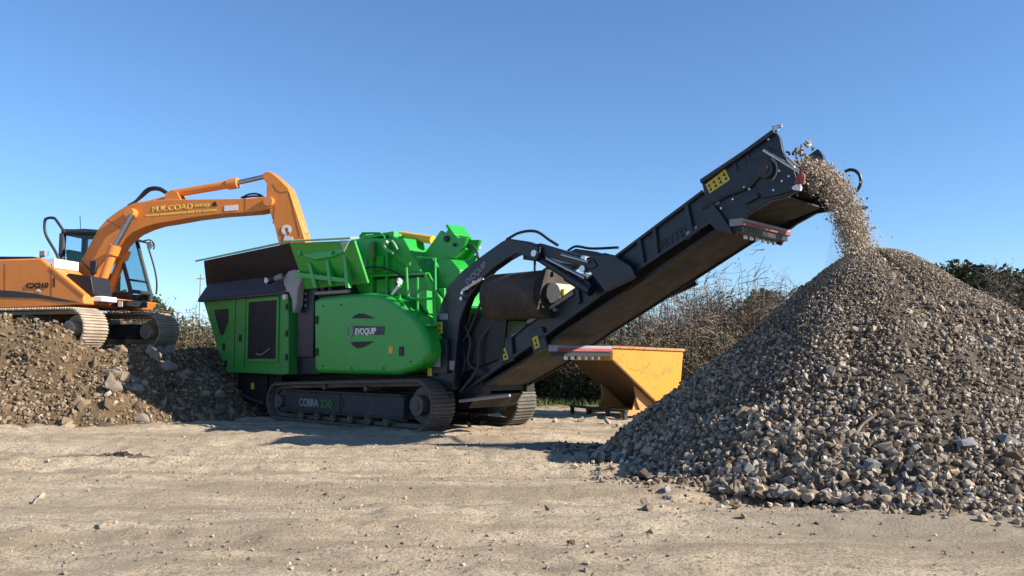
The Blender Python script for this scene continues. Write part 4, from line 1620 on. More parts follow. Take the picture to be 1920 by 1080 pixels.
b.prism([(sx - 0.12, zlow + 0.5), (sx + 0.02, zlow + 0.5), (sx - 0.1, zlow + 1.15), (sx - 0.22, zlow + 1.15)], 0.55, 1.0)
b.box(sx, sx + 0.3, 0.7, 0.95, zlow + 0.05, zlow + 0.35)
b.build('seat', M_SEAT, cabf, bevel=0.04)
b = MB()
b.box(sx + 0.75, sx + 0.9, 0.5, 1.0, zlow + 0.05, zlow + 0.6)
b.build('console', M_BLACK, cabf, bevel=0.03)
b = MB()
b.prism(EF.pls([(106, 496), (120, 493), (126, 500), (124, 520), (106, 508)], -0.3), -0.44, 0.3)
b.build('oil_tank_cap', paint('teal guard', (0.03, 0.20, 0.15), 0.5), exc, bevel=0.02)
# front guard rail and mirror by the windscreen
b = MB()
b.tube(spline([EF.p3(277, 462, CB), EF.p3(283, 480, CB), EF.p3(290, 505, CB), EF.p3(294, 530, CB), EF.p3(293, 552, CB)], 4), 0.02, 8)
b.tube(spline([EF.p3(268, 452, CB), EF.p3(281, 450, CB), EF.p3(289, 458, CB), EF.p3(288, 468, CB)], 4), 0.016, 8)
b.split('guard_rail', M_BLACK, cabf)
b = MB()
b.prism(EF.pls([(275, 455), (285, 452), (287, 460), (279, 470)], CB), CB - 0.03, CB + 0.03)
b.build('mirror', M_PALE, cabf, bevel=0.01)
b = MB()
b.tube([EF.p3(151, 432, 0.9), EF.p3(150, 404, 0.9)], 0.008, 6)
b.build('aerial', M_BLACK, cabf)

# boom, arm, rams, bucket
BY = -0.21
boom_px = [(130, 524), (142, 505), (163, 468), (184, 429), (200, 411), (217, 398), (234, 387), (252, 380), (283, 376), (315, 374), (390, 373), (463, 372), (490, 369), (504, 368), (511, 374), (511, 384),
           (502, 392), (478, 397), (409, 402), (360, 408), (315, 416), (290, 420), (268, 427), (248, 436), (233, 447), (212, 470), (189, 495), (166, 524)]
bp = EF.pls(boom_px, BY)
b = MB()
b.prism(bp, BY, -BY)
boom = b.build('boom', M_ORANGE, exc, bevel=0.015)
b = MB()
for pxs in ([(199, 411), (201, 411), (232, 430), (231, 432)], [(459, 372), (461, 372), (461, 398), (459, 398)]):
    flat_p = EF.pls(pxs, BY)
    b.prism(flat_p, BY - 0.004, BY - 0.001)
b.split('weld_seam', paint('dark orange', (0.35, 0.10, 0.02), 0.6), boom)
x, z = EF.pl(250, 401, BY)
b = MB()
b.cyl((x, BY - 0.16, z), (x, -BY + 0.16, z), 0.11, 18)
b.build('pivot_boss', M_ORANGE_EDGE, boom)
lx, lz = EF.pl(285, 397, BY)
l2 = EF.pl(360, 391, BY)
tilt = -math.atan2(l2[1] - lz, l2[0] - lx)
lettering('lettering', 'M.K.COAD', 0.155, M_TEXTY, boom, (lx, BY - 0.005, lz), rot=(R(90), tilt, 0), bold=0.0, spacing=1.05, width=l2[0] - lx)
l3 = EF.pl(366, 388, BY)
l4 = EF.pl(392, 387, BY)
lettering('lettering', 'LIMITED', 0.07, M_TEXTY, boom, (l3[0], BY - 0.005, l3[1]), rot=(R(90), tilt * 0.6, 0), bold=0.002, width=l4[0] - l3[0])
l5 = EF.pl(273, 406, BY)
l6 = EF.pl(407, 395, BY)
b = MB()
k, xx = 0, 0.0
L56 = l6[0] - l5[0]
rr = random.Random(5)
while xx < L56 - 0.02:                                     # the small line is too fine to read in the photo: word-length strokes
    w = rr.uniform(0.02, 0.035)
    k += 1
    if k % rr.choice([5, 6, 9]) != 0:
        zz = l5[1] + (l6[1] - l5[1]) * xx / L56
        b.box(l5[0] + xx, l5[0] + xx + w * 0.75, BY - 0.006, BY - 0.002, zz, zz + 0.036)
    xx += w
b.build('small_print', M_TEXTY, boom)['kind'] = 'stuff'
flat(EF.pls([(397, 386), (403, 377), (408, 386)], BY), BY - 0.003, 0.006).build('warning_label', M_BLACK, boom)
flat(EF.pls([(421, 386), (446, 384), (446, 394), (421, 396)], BY), BY - 0.003, 0.006).build('white_plate', M_WHITE, boom)
stick_px = [(491, 327), (498, 322), (507, 322), (524, 336), (540, 352), (549, 376), (556, 398), (563, 420), (576, 462), (584, 492), (540, 500), (530, 474), (521, 451), (515, 425), (507, 400), (502, 384), (499, 362), (500, 344), (494, 336)]
sp = EF.pls(stick_px, -0.17)
b = MB()
b.prism(sp, -0.17, 0.17)
stick = b.build('dipper_arm', M_ORANGE, exc, bevel=0.012)
b = MB()
for P in ([(512, 345), (519, 356), (526, 360), (540, 358), (540, 360), (526, 362), (518, 358), (511, 346)], [(541, 360), (543, 360), (563, 442), (561, 442)],
          [(512, 376), (515, 382), (516, 394), (513, 420), (511, 420), (514, 394), (512, 380)]):
    b.prism(EF.pls(P, -0.17), -0.174, -0.171)
b.split('weld_seam', paint('dark orange seam', (0.33, 0.10, 0.02), 0.6), stick)
x, z = EF.pl(505, 378, -0.2)
b = MB()
b.cyl((x, -0.27, z), (x, 0.27, z), 0.10, 18)
b.build('pivot_pin', M_ORANGE_EDGE, stick)
# white emblem: open ring with a tail
x, z = EF.pl(537, 431, -0.172)
ring = [(x + 0.105 * math.cos(t), z + 0.105 * math.sin(t)) for t in np.linspace(R(-40), R(270), 22)] + \
       [(x + 0.045 * math.cos(t), z + 0.045 * math.sin(t)) for t in np.linspace(R(270), R(-40), 22)]
b = MB()
n = 22
vs = [(p[0], -0.182, p[1]) for p in ring] + [(p[0], -0.172, p[1]) for p in ring]
fs = []
for i in range(n - 1):
    j = 2 * n - 1 - i
    fs += [(i, i + 1, j - 1, j), (44 + i, 44 + i + 1, 44 + j - 1, 44 + j), (i, i + 1, 44 + i + 1, 44 + i), (j, j - 1, 44 + j - 1, 44 + j)]
b.add(vs, fs)
b.prism([(x - 0.06, z - 0.22), (x + 0.16, z - 0.22), (x + 0.13, z - 0.15), (x - 0.03, z - 0.12)], -0.182, -0.172)
b.build('emblem', M_WHITE, stick)
# arm ram on top of the boom
b = MB()
b.cyl(EF.p3(322, 364, 0), EF.p3(440, 344, 0), 0.085, 16)
b.cyl(EF.p3(428, 346, 0), EF.p3(446, 343, 0), 0.115, 16)
arm_ram = b.build('arm_ram', M_ORANGE, exc)
b = MB()
b.cyl(EF.p3(444, 343, 0), EF.p3(497, 331, 0), 0.05, 14)
b.split('ram_rod', M_CHROME, arm_ram)
b = MB()
b.prism(EF.pls([(308, 376), (312, 362), (322, 357), (332, 360), (340, 375)], -0.12), -0.14, -0.08)
b.prism(EF.pls([(308, 376), (312, 362), (322, 357), (332, 360), (340, 375)], -0.12), 0.08, 0.14)
b.split('ram_bracket', M_ORANGE, arm_ram)
b = MB()
b.prism(EF.pls([(270, 378), (318, 366), (322, 376), (290, 378)], -0.1), -0.1, 0.1)
b.build('boom_fairing', M_ORANGE_EDGE, boom)
for P, r in (([(240, 386), (256, 376), (272, 358), (284, 352), (300, 353), (313, 361)], 0.03), ([(250, 382), (268, 368), (282, 357), (298, 356), (310, 362)], 0.025),
             ([(452, 371), (468, 364), (484, 364), (498, 372)], 0.02), ([(455, 371), (472, 368), (490, 368)], 0.02)):
    b = MB()
    b.tube(spline([EF.p3(px, py, 0.05) for px, py in P], 5), r, 8)
    b.build('hydraulic_hose', M_HOSE, boom)
# two boom rams
for y, foot, mid, top in ((-0.36, (181, 556), (216, 462), (249, 402)), (0.36, (196, 570), (235, 470), (256, 425))):
    b = MB()
    p0, p1, p2 = EF.p3(foot[0], foot[1], y), EF.p3(mid[0], mid[1], y), EF.p3(top[0], top[1], y)
    b.cyl(p0, p1, 0.09, 16)
    v = (Vector(p1) - Vector(p0))
    b.cyl(Vector(p0) + v * 0.84, Vector(p0) + v * 1.01, 0.125, 16)
    b.cyl(Vector(p0) + v * 0.28, Vector(p0) + v * 0.33, 0.11, 16)
    ram = b.build('boom_ram', M_ORANGE_EDGE, exc)
    b = MB()
    b.cyl(Vector(p0) + v * 1.0, p2, 0.055, 14)
    b.split('ram_rod', M_CHROME, ram)
# bucket ram and bucket (bucket hangs inside the hopper)
b = MB()
b.cyl(EF.p3(545, 372, 0), EF.p3(572, 440, 0), 0.07, 12)
b.build('bucket_ram', M_ORANGE, exc)
bx0, bz0 = EF.pl(566, 492, 0)
b = MB()
bpf = [(bx0 - 0.1, bz0 + 0.1), (bx0 + 0.25, bz0), (bx0 + 0.35, bz0 - 0.3), (bx0 + 0.1, bz0 - 0.55), (bx0 - 0.3, bz0 - 0.5), (bx0 - 0.45, bz0 - 0.2)]
b.prism(bpf, -0.35, 0.35)
b.build('bucket', M_BLACK, exc, bevel=0.02)

# ------------------------------------------------------------------ tipping skip
SX, SY = ground_at(1196, 786)
SYAW = R(26)
SF = Frame(SX, SY, SYAW)
skip = empty('tipping_skip', (SX, SY, 0), SYAW, label='yellow steel tipping skip with rusty underside behind the stone pile', category='skip')
sp = SF.pls([(1149, 653), (1281, 659), (1275, 735), (1270, 772), (1243, 768), (1148, 676)], 0.0)
SW = 1.55
th = 0.03
b = MB()
b.prism(sp, 0.0, th)
b.prism(sp, SW - th, SW)
(xa, za), (xb, zb), (xc, zc), (xd, zd), (xe, ze), (xf, zf) = sp
b.plate([(xb - th, th + .002, zb), (xb - th, SW - th - .002, zb), (xd - th, SW - th - .002, zd), (xd - th, th + .002, zd)], th)
body_s = b.build('skip_body', M_YELLOW, skip, bevel=0.006)
b = MB()
b.plate([(xf, -0.001, zf), (xf, SW + .001, zf), (xe, SW + .001, ze), (xe, -0.001, ze)], -0.035)
b.plate([(xe, 0.03, ze), (xd, 0.03, zd), (xd, SW - .03, zd), (xe, SW - .03, ze)], -0.03)
b.build('skip_underside', M_RUST, skip)
b = MB()
b.plate([(xa, th + .002, za), (xa, SW - th - .002, za), (xf, SW - th - .002, zf), (xf, th + .002, zf)], 0.03)
b.build('skip_lip', M_YELLOW, skip)
b = MB()
d = Vector((xb - xa, zb - za)).normalized()
b.prism([(xa - 0.02, za), (xb + 0.03, zb), (xb + 0.03, zb + 0.05), (xa - 0.02, za + 0.05)], -0.03, 0.045)
b.prism([(xa - 0.02, za), (xb + 0.03, zb), (xb + 0.03, zb + 0.05), (xa - 0.02, za + 0.05)], SW - 0.045, SW + 0.03)
b.box(xb - 0.02, xb + 0.03, 0.046, SW - 0.046, zb, zb + 0.05)
b.box(xa - 0.03, xa + 0.02, 0.046, SW - 0.046, za + 0.001, za + 0.05)
b.split('rim', paint('worn rim', (0.45, 0.20, 0.05), 0.7, dust=0.6, chips=0.8), skip, bevel=0.006)
b = MB()
for y in (0.12, SW - 0.2):
    p = SF.pls([(1190, 724), (1238, 768), (1228, 775), (1212, 776), (1200, 768), (1194, 752)], 0.12)
    b.prism(p, y, y + 0.04)
    b.prism(SF.pls([(1188, 770), (1196, 742), (1204, 768)], 0.12), y + 0.05, y + 0.08)
b.split('rocker', paint('tan steel', (0.42, 0.24, 0.08), 0.7, dust=0.5), skip)
b = MB()
fz0, fz1 = 0.06, 0.17
for y in (0.05, SW - 0.2):
    b.box(-0.28, 1.0, y, y + 0.15, fz0, fz1)
    b.box(-0.28, -0.2, y, y + 0.15, 0.0, fz0 - 0.001)
    b.box(0.85, 0.93, y, y + 0.15, 0.0, fz0 - 0.001)
b.split('fork_pocket', paint('faded orange steel', (0.55, 0.25, 0.08), 0.7, dust=0.5), skip, bevel=0.008)
b = MB()
b.box(-0.36, -0.282, -0.1, SW + 0.5, 0.14, 0.19)
for y in (-0.08, 0.55, 1.25, SW + 0.4):
    b.box(-0.36, -0.29, y, y + 0.06, 0.0, 0.139)
b.build('support_frame', M_TRACKFRAME, skip)
# dent rings and scratch on the side
rx, rz = SF.pl(1195, 677, 0)
b = MB()
b.tube([(rx + 0.30 * math.cos(t), -0.001, rz + 0.02 + 0.20 * math.sin(t)) for t in np.linspace(R(230), R(350), 14)], 0.0035, 5)
b.build('scratch', M_RUST, body_s)

# ------------------------------------------------------------------ crushed stone pile
AX, AY, AH = 4.2, 10.2, 2.64
pile = empty('stone_pile', (AX, AY, 0), 0, label='big cone of crushed grey stone below the conveyor end', category='stone pile')


def pile_r(th):
    """toe radius by direction: the right side runs out farther"""
    c = np.cos(th)
    return 3.14 + np.where(c > 0, 1.7 * c ** 2, 0.0) + 0.12 * np.sin(3 * th + 1) + 0.07 * np.sin(7 * th)


def pile_z(lx, ly):
    r = np.hypot(lx, ly)
    th = np.arctan2(ly, lx)
    t = np.clip(r / pile_r(th), 0, 1.3)
    z = AH * (1 - np.sqrt(t * t + 0.0065))
    z = z + 0.16 * np.exp(-((lx - 0.55) / 0.45) ** 2 - ((ly + 0.1) / 0.6) ** 2)
    z = z + 0.10 * fbm(lx * 1.3, ly * 1.3, 21, 3) * np.clip(t * 3, 0, 1) + 0.05 * fbm(th * 5, r * 0.7, 30, 2) * np.clip(t * 2, 0, 1)
    return z - 0.03


tt = np.linspace(0, 2 * math.pi, 241)
rr_ = np.linspace(0.0, 1.16, 90)
TT, RR = np.meshgrid(tt, rr_, indexing='ij')
RR2 = RR * pile_r(TT)
PX, PY = RR2 * np.cos(TT), RR2 * np.sin(TT)
PZ = pile_z(PX, PY) + 0.03 * fbm(PX * 6, PY * 6, 40, 2)
PZ = np.maximum(PZ, -0.25)
core = bpy.data.objects.new('pile_core', grid_mesh('pile_core', PX, PY, PZ, M_PILECORE))
link(core, pile)


def pile_points(n, rmax=1.05, power=0.5, front=False):
    th = rng.random(n) * 2 * math.pi
    if front:
        th = math.pi + rng.random(n) * math.pi            # towards the camera
    t = rng.random(n) ** power * rmax
    r = t * pile_r(th)
    x, y = r * np.cos(th), r * np.sin(th)
    return x, y, pile_z(x, y), t


n = 88000
x, y, z, t = pile_points(n)
keep = (y < 0.9 + 0.5 * rng.random(n))
x, y, z, t = x[keep], y[keep], z[keep], t[keep]
mixv = np.clip(0.5 + 1.6 * vn(x * 0.9, y * 0.9, 93), 0, 1)
s = (0.010 + (0.028 + 0.022 * mixv) * rng.random(len(x)) ** 3.0) * (0.72 + 0.70 * t ** 2)
clump = vn((x + 50) * 1.1, (y + 50) * 1.1, 3) + 0.6 * vn(x * 2.7, y * 2.7, 8)
keep = (clump > -0.33) | (rng.random(len(x)) < 0.55)
x, y, z, s = x[keep], y[keep], z[keep], s[keep]
o = scatter('loose_stone', np.stack([x, y, np.maximum(z, 0) + s * (0.1 + 0.6 * rng.random(len(x)))], 1), s, M_STONES, pile)
o['kind'] = 'stuff'
# sandy fines that have just landed round the peak and slid down in tongues
n = 26000
th = rng.random(n) * 2 * math.pi
rr3 = np.abs(rng.normal(size=n)) * 0.75
x, y = 0.1 + rr3 * np.cos(th), rr3 * np.sin(th)
keep = (y < 0.8) & (vn(th * 2.2, rr3 * 0.4, 44) + 0.4 - rr3 * 0.35 > 0)
x, y = x[keep], y[keep]
sf = 0.006 + 0.012 * rng.random(len(x)) ** 2
o = scatter('sandy_fines', np.stack([x, y, pile_z(x, y) + 0.03 + sf], 1), sf, M_PEBBLES, pile)
o['kind'] = 'stuff'
# the pieces that show largest, each on its own
xs, ys, zs, ts = pile_points(290, 1.0, 0.45, True)
ss = 0.05 + 0.05 * rng.random(290) ** 2
big = (ts > 0.72) & (rng.random(290) < 0.5)
ss = np.where(big, ss * 1.25, ss) * (0.7 + 0.35 * ts)
stone_objects('stone', np.stack([xs, ys, np.maximum(zs, 0) + ss * 0.2], 1), ss, M_STONE1, pile)
slab = paint('slate slab', (0.13, 0.135, 0.15), 0.85, dust=0.5)
for (px, py, sz, rz) in ((1815, 850, 0.15, 0.3), (1900, 850, 0.16, -0.2), (1722, 856, 0.10, 0.5), (1640, 890, 0.12, 0.2), (1545, 882, 0.13, -0.4)):
    Y = 7.55
    wx, wz = depth_at(px, py, Y)
    i = random.randrange(len(STONES))
    me = tri_mesh('stone', STONES[i][0], STONES[i][1], slab if px != 1545 else M_STONE1)
    q = bpy.data.objects.new('stone', me)
    lx_, ly_ = wx - AX, Y - AY
    q.location = (lx_, ly_, float(pile_z(np.array(lx_), np.array(ly_))) + 0.02)
    q.scale = (sz, sz * 0.85, sz * 0.8)
    q.rotation_euler = (0.5, 0.2, rz)
    link(q, pile)
# roots and sticks in the pile
b = MB()
for P in ([(1216, 850), (1240, 828), (1270, 805), (1284, 800)], [(1600, 830), (1612, 805), (1640, 782)], [(1665, 790), (1690, 798), (1715, 800)], [(1500, 830), (1492, 815), (1500, 800)], [(1370, 700), (1390, 688), (1402, 690)]):
    pts = []
    for (px, py) in P:
        best = None
        for Y in np.arange(6.5, 12.5, 0.02):
            wx, wz = depth_at(px, py, Y)
            if pile_z(np.array(wx - AX), np.array(Y - AY)) > wz:
                best = (wx - AX, Y - AY - 0.03, wz + 0.03)
                break
        if best:
            pts.append(best)
    if len(pts) > 2:
        b.tube(spline(pts, 4), 0.014, 6)
b.split('stick', M_WOOD, pile)

# stone running off the conveyor head
n = 26000
t = rng.random(n)
path = [CF.p3(1496, 312, 1.21), CF.p3(1535, 322, 1.21), CF.p3(1566, 352, 1.21), CF.p3(1587, 395, 1.21), CF.p3(1602, 440, 1.21), CF.p3(1613, 490, 1.21)]
pc = np.array([tuple(p) for p in spline(path, 12)])
ii = t * (len(pc) - 1.001)
i0 = ii.astype(int)
cen = pc[i0] + (pc[i0 + 1] - pc[i0]) * (ii - i0)[:, None]
lat = np.clip(rng.normal(size=n) * (0.17 - 0.06 * t), -0.45, 0.45)
thick = rng.normal(size=n) * (0.065 + 0.01 * t)
wild = rng.random(n) < 0.02
thick = np.where(wild, thick * 2.2, thick)
loc = np.stack([cen[:, 0] + thick * 0.9, cen[:, 1] + lat, cen[:, 2] + thick * 0.5 - 0.10 * (lat / 0.4) ** 2], 1)
pos = np.array([CF.world(*q) for q in loc])
o = scatter('falling_stone', pos, 0.005 + 0.022 * rng.random(n) ** 4.5, stone_mat('falling stone', [(0.0, (0.20, 0.155, 0.11)), (0.5, (0.42, 0.34, 0.25)), (1.0, (0.58, 0.50, 0.40))], False))
tag(o, 'stream of small stone falling from the conveyor end onto the pile', 'stone stream', kind='stuff')

b = MB()
dc = [pc[int(f * (len(pc) - 1))] for f in (0.25, 0.5, 0.75, 1.0)]
dw = [CF.world(*p) for p in dc]
b.tube([dw[0], dw[1], dw[2], dw[3], (dw[3][0] + 0.05, dw[3][1] - 0.05, dw[3][2] - 0.45)], [0.12, 0.2, 0.27, 0.42, 0.6], 16)
m, nt, bs = new_mat('drifting dust')
nt.nodes.remove(bs)
pv = N(nt, 'ShaderNodeVolumePrincipled')
pv.inputs['Color'].default_value = (0.86, 0.74, 0.58, 1)
tcd = N(nt, 'ShaderNodeNewGeometry').outputs['Position']
nd = ramp(nt, noise(nt, tcd, 4.0, 3, 0.6), [(0.40, 0.0), (0.75, 1.0)])
md = N(nt, 'ShaderNodeMath', operation='MULTIPLY')
md.inputs[1].default_value = 0.9
nt.links.new(nd, md.inputs[0])
nt.links.new(md.outputs[0], pv.inputs['Density'])
nt.links.new(pv.outputs[0], nt.nodes['Material Output'].inputs['Volume'])
tag(b.build('dust', m), 'thin tan dust drifting round the falling stone', 'dust', kind='stuff')

# ------------------------------------------------------------------ dirt heap under the excavator
MX, MY = -10.2, 18.9
mound = empty('dirt_heap', (MX, MY, 0), 0, label='brown heap of dirt and rubble that the excavator stands on', category='dirt heap')


def mound_z(X, Y):
    """world coordinates"""
    fr = 15.05 + 0.10 * (X + 9) + 0.25 * vn(X * 0.9, X * 0 + 3.0, 4)      # front toe
    fr = np.where(X > -7.4, fr + (X + 7.4) * 0.55, fr)
    d = Y - fr
    h = np.clip(d / 1.55, 0, 1) ** 0.85 * 1.38
    rt = np.clip((-5.1 - X + 0.3 * vn(Y * 0.9, Y * 0 + 8.0, 6)) / 1.9, 0, 1) ** 0.9
    lf = np.clip((X + 15.5) / 1.5, 0, 1)
    bk = np.clip((23.5 - Y) / 1.8, 0, 1)
    h = h * rt * lf * bk
    h = h + (0.22 * fbm(X * 0.9, Y * 0.9, 50, 3) + 0.12 * fbm(X * 3, Y * 3, 55, 3)) * np.clip(h * 1.6, 0, 1)
    h = h + 0.62 * np.exp(-((X + 10.1) / 1.0) ** 2 - ((Y - 16.6) / 0.55) ** 2) + 0.34 * np.exp(-((X + 8.8) / 0.7) ** 2 - ((Y - 16.65) / 0.5) ** 2)
    h = np.where((np.abs(X - EX) < 2.4) & (np.abs(Y - EY) < 1.9), np.minimum(h, EZ + 0.02), h)
    return h - 0.05


mxs, mys = np.arange(-15.6, -4.6, 0.06), np.arange(14.4, 23.6, 0.06)
XX, YY = np.meshgrid(mxs, mys, indexing='ij')
ZZ = mound_z(XX, YY) + 0.03 * fbm(XX * 7, YY * 7, 60, 2)
core = bpy.data.objects.new('heap_core', grid_mesh('heap_core', XX - MX, YY - MY, ZZ, M_MOUND))
link(core, mound)
n = 30000
x = -13.0 + rng.random(n) * 8.2
y = 14.7 + rng.random(n) ** 1.3 * 5.0
z = mound_z(x, y)
keep = (z > 0.0) & ~((np.abs(x - EX) < 2.0) & (np.abs(y - EY) < 1.5))
x, y, z = x[keep], y[keep], z[keep]
s = 0.012 + 0.055 * rng.random(len(x)) ** 2.6
o = scatter('loose_rubble', np.stack([x - MX, y - MY, z + s * 0.15], 1), s, M_RUBBLES, mound)
o['kind'] = 'stuff'
xs = -12.3 + rng.random(420) * 7.2
ys = 14.8 + rng.random(420) ** 1.2 * 2.6
zs = mound_z(xs, ys)
k = zs > 0.02
xs, ys, zs = xs[k][:230], ys[k][:230], zs[k][:230]
ss = 0.05 + 0.10 * rng.random(len(xs)) ** 2.5 + np.where(xs > -8, 0.05, 0) * rng.random(len(xs))
stone_objects('stone', np.stack([xs - MX, ys - MY, zs + ss * 0.15], 1), ss, M_RUBBLE1, mound)
conc = paint('broken concrete', (0.20, 0.172, 0.14), 0.9, dust=0.9, dustcol=(0.20, 0.145, 0.095))
for (px, py, Y, sx_, sy_, sz_, rot, mt) in (
        (214, 714, 15.9, 0.24, 0.2, 0.17, (0.3, 0.4, 0.2), conc), (290, 655, 16.9, 0.25, 0.2, 0.22, (0.5, 0.9, 0.3), conc), (318, 636, 17.0, 0.22, 0.2, 0.22, (0.2, 0.2, 0.8), conc),
        (262, 632, 17.0, 0.32, 0.2, 0.10, (0.1, 0.08, 0.1), conc), (200, 770, 15.3, 0.17, 0.15, 0.15, (0.7, 0.2, 0.4), M_RUBBLE1), (85, 785, 15.1, 0.34, 0.25, 0.14, (0.2, 0.1, 0.3), conc),
        (130, 765, 15.2, 0.2, 0.18, 0.16, (0.6, 0.1, 0.9), M_RUBBLE1), (60, 800, 14.95, 0.25, 0.2, 0.12, (0.1, 0.3, 0.2), M_RUBBLE1), (270, 735, 15.7, 0.2, 0.16, 0.13, (0.5, 0.5, 0.1), conc),
        (255, 700, 16.1, 0.22, 0.16, 0.12, (0.9, 0.1, 0.5), conc), (345, 700, 16.4, 0.22, 0.14, 0.14, (0.2, 0.9, 0.2), M_RUBBLE1), (120, 620, 16.6, 0.2, 0.16, 0.10, (0.3, 0.1, 0.4), M_RUBBLE1),
        (385, 665, 17.2, 0.26, 0.06, 0.05, (0.1, 0.55, 0.2), M_WOOD), (345, 660, 17.1, 0.26, 0.10, 0.08, (0.1, 0.5, 0.1), conc)):
    wx, wz = depth_at(px, py, Y)
    i = random.randrange(len(STONES))
    q = bpy.data.objects.new('stone' if mt is not M_WOOD else 'timber_offcut', tri_mesh('stone', STONES[i][0], STONES[i][1], mt))
    q.location = (wx - MX, Y - MY, float(mound_z(np.array(wx), np.array(Y))) + sz_ * 0.2)
    q.scale = (sx_, sy_, sz_)
    q.rotation_euler = rot
    link(q, mound)
rr7 = random.Random(21)
for k in range(26):                                        # broken concrete on the shaded flank beside the crusher
    wx, Y = rr7.uniform(-8.0, -5.7), rr7.uniform(15.9, 17.6)
    wz = float(mound_z(np.array(wx), np.array(Y)))
    if wz < 0.05:
        continue
    i = rr7.randrange(len(STONES))
    q = bpy.data.objects.new('stone', tri_mesh('stone', STONES[i][0], STONES[i][1], conc))
    a = rr7.uniform(0.09, 0.22)
    q.location = (wx - MX, Y - MY, wz - a * 0.05)
    q.scale = (a, a * rr7.uniform(0.5, 0.9), a * rr7.uniform(0.5, 0.9))
    q.rotation_euler = (rr7.uniform(-1, 1), rr7.uniform(-1, 1), rr7.uniform(-3, 3))
    link(q, mound)
b = MB()
for P in ([(22, 702, 15.7), (34, 690, 15.75), (40, 678, 15.8)], [(95, 735, 15.5), (112, 722, 15.5)], [(0, 625, 16.3), (14, 622, 16.3)]):
    pts = []
    for px, py, Y in P:
        wx, wz = depth_at(px, py, Y)
        pts.append((wx - MX, Y - MY, float(mound_z(np.array(wx), np.array(Y))) + 0.05))
    b.tube(pts, 0.02, 6)
b.split('stick', M_WOOD, mound)

# ------------------------------------------------------------------ stones and clods lying on the yard
n = 26000
x = -11 + rng.random(n) * 21
y = 3.6 + rng.random(n) ** 1.4 * 13
dens = vn(x * 0.6, y * 0.9, 70) + 0.5 * vn(x * 2, y * 3, 72)
keep = dens > rng.random(n) * 0.5 - 0.25
x, y = x[keep], y[keep]
s = 0.004 + 0.020 * rng.random(len(x)) ** 4
o = scatter('pebbles', np.stack([x, y, ground_z(x, y) + s * 0.2], 1), s, M_PEBBLES, ground)
o['kind'] = 'stuff'
n = 2600
th = math.pi * 0.85 + rng.random(n) * math.pi * 1.2
r = pile_r(th) * (0.95 + 0.28 * rng.random(n) ** 2.2)
x, y = AX + r * np.cos(th), AY + r * np.sin(th)
s = 0.015 + 0.04 * rng.random(n) ** 2
o = scatter('spilled_stone', np.stack([x, y, ground_z(x, y) + s * 0.25], 1), s, M_STONES, ground)
o['kind'] = 'stuff'
pts, sz = [], []
for (px, py, q) in ((1725, 966, 0.075), (1838, 955, 0.10), (1192, 895, 0.07), (1210, 945, 0.06), (1215, 958, 0.05), (1545, 920, 0.13), (1790, 935, 0.14), (1695, 940, 0.08), (1130, 905, 0.045),
                    (75, 928, 0.06), (65, 932, 0.045), (190, 990, 0.04), (1100, 1055, 0.03), (1220, 995, 0.035), (1480, 945, 0.05), (1350, 950, 0.05), (1380, 955, 0.05), (1395, 980, 0.04),
                    (1660, 950, 0.05), (1590, 945, 0.06), (1440, 935, 0.06), (1300, 905, 0.06), (1870, 985, 0.04), (880, 800, 0.10), (820, 806, 0.08), (905, 795, 0.09), (940, 792, 0.10), (1000, 790, 0.08),
                    (1040, 792, 0.09), (1090, 790, 0.10), (1140, 793, 0.11), (1160, 800, 0.08), (400, 800, 0.05), (300, 797, 0.06), (90, 870, 0.035), (210, 850, 0.05), (232, 851, 0.06), (250, 852, 0.05),
                    (268, 851, 0.05), (285, 852, 0.04)):
    gx_, gy_ = ground_at(px, py)
    pts.append((gx_, gy_, float(ground_z(np.array(gx_), np.array(gy_))) + q * 0.3))
    sz.append(q)
stone_objects('stone', pts, sz, M_PEBBLE1, ground, flat=0.3)
n = 70
x = -8 + rng.random(n) * 15
y = 5 + rng.random(n) * 9
s = 0.02 + 0.03 * rng.random(n) ** 2
stone_objects('stone', np.stack([x, y, ground_z(x, y) + s * 0.2], 1), s, M_PEBBLE1, ground, flat=0.4)


n = 150
cx, cy = ground_at(243, 853)
x = cx + np.clip(rng.normal(size=n) * 0.22, -0.5, 0.5)
y = cy + rng.normal(size=n) * 0.11
s = (0.012 + 0.055 * rng.random(n) ** 2) * np.exp(-((x - cx) / 0.45) ** 2)
clod = scatter('earth_clod', np.stack([x, y, ground_z(x, y) + s * 0.15], 1), s, paint('damp black earth', (0.022, 0.017, 0.012), 0.95, dust=0.5, dustcol=(0.12, 0.09, 0.06)))
tag(clod, 'flat lump of black damp earth lying alone on the tan yard', 'earth clod')

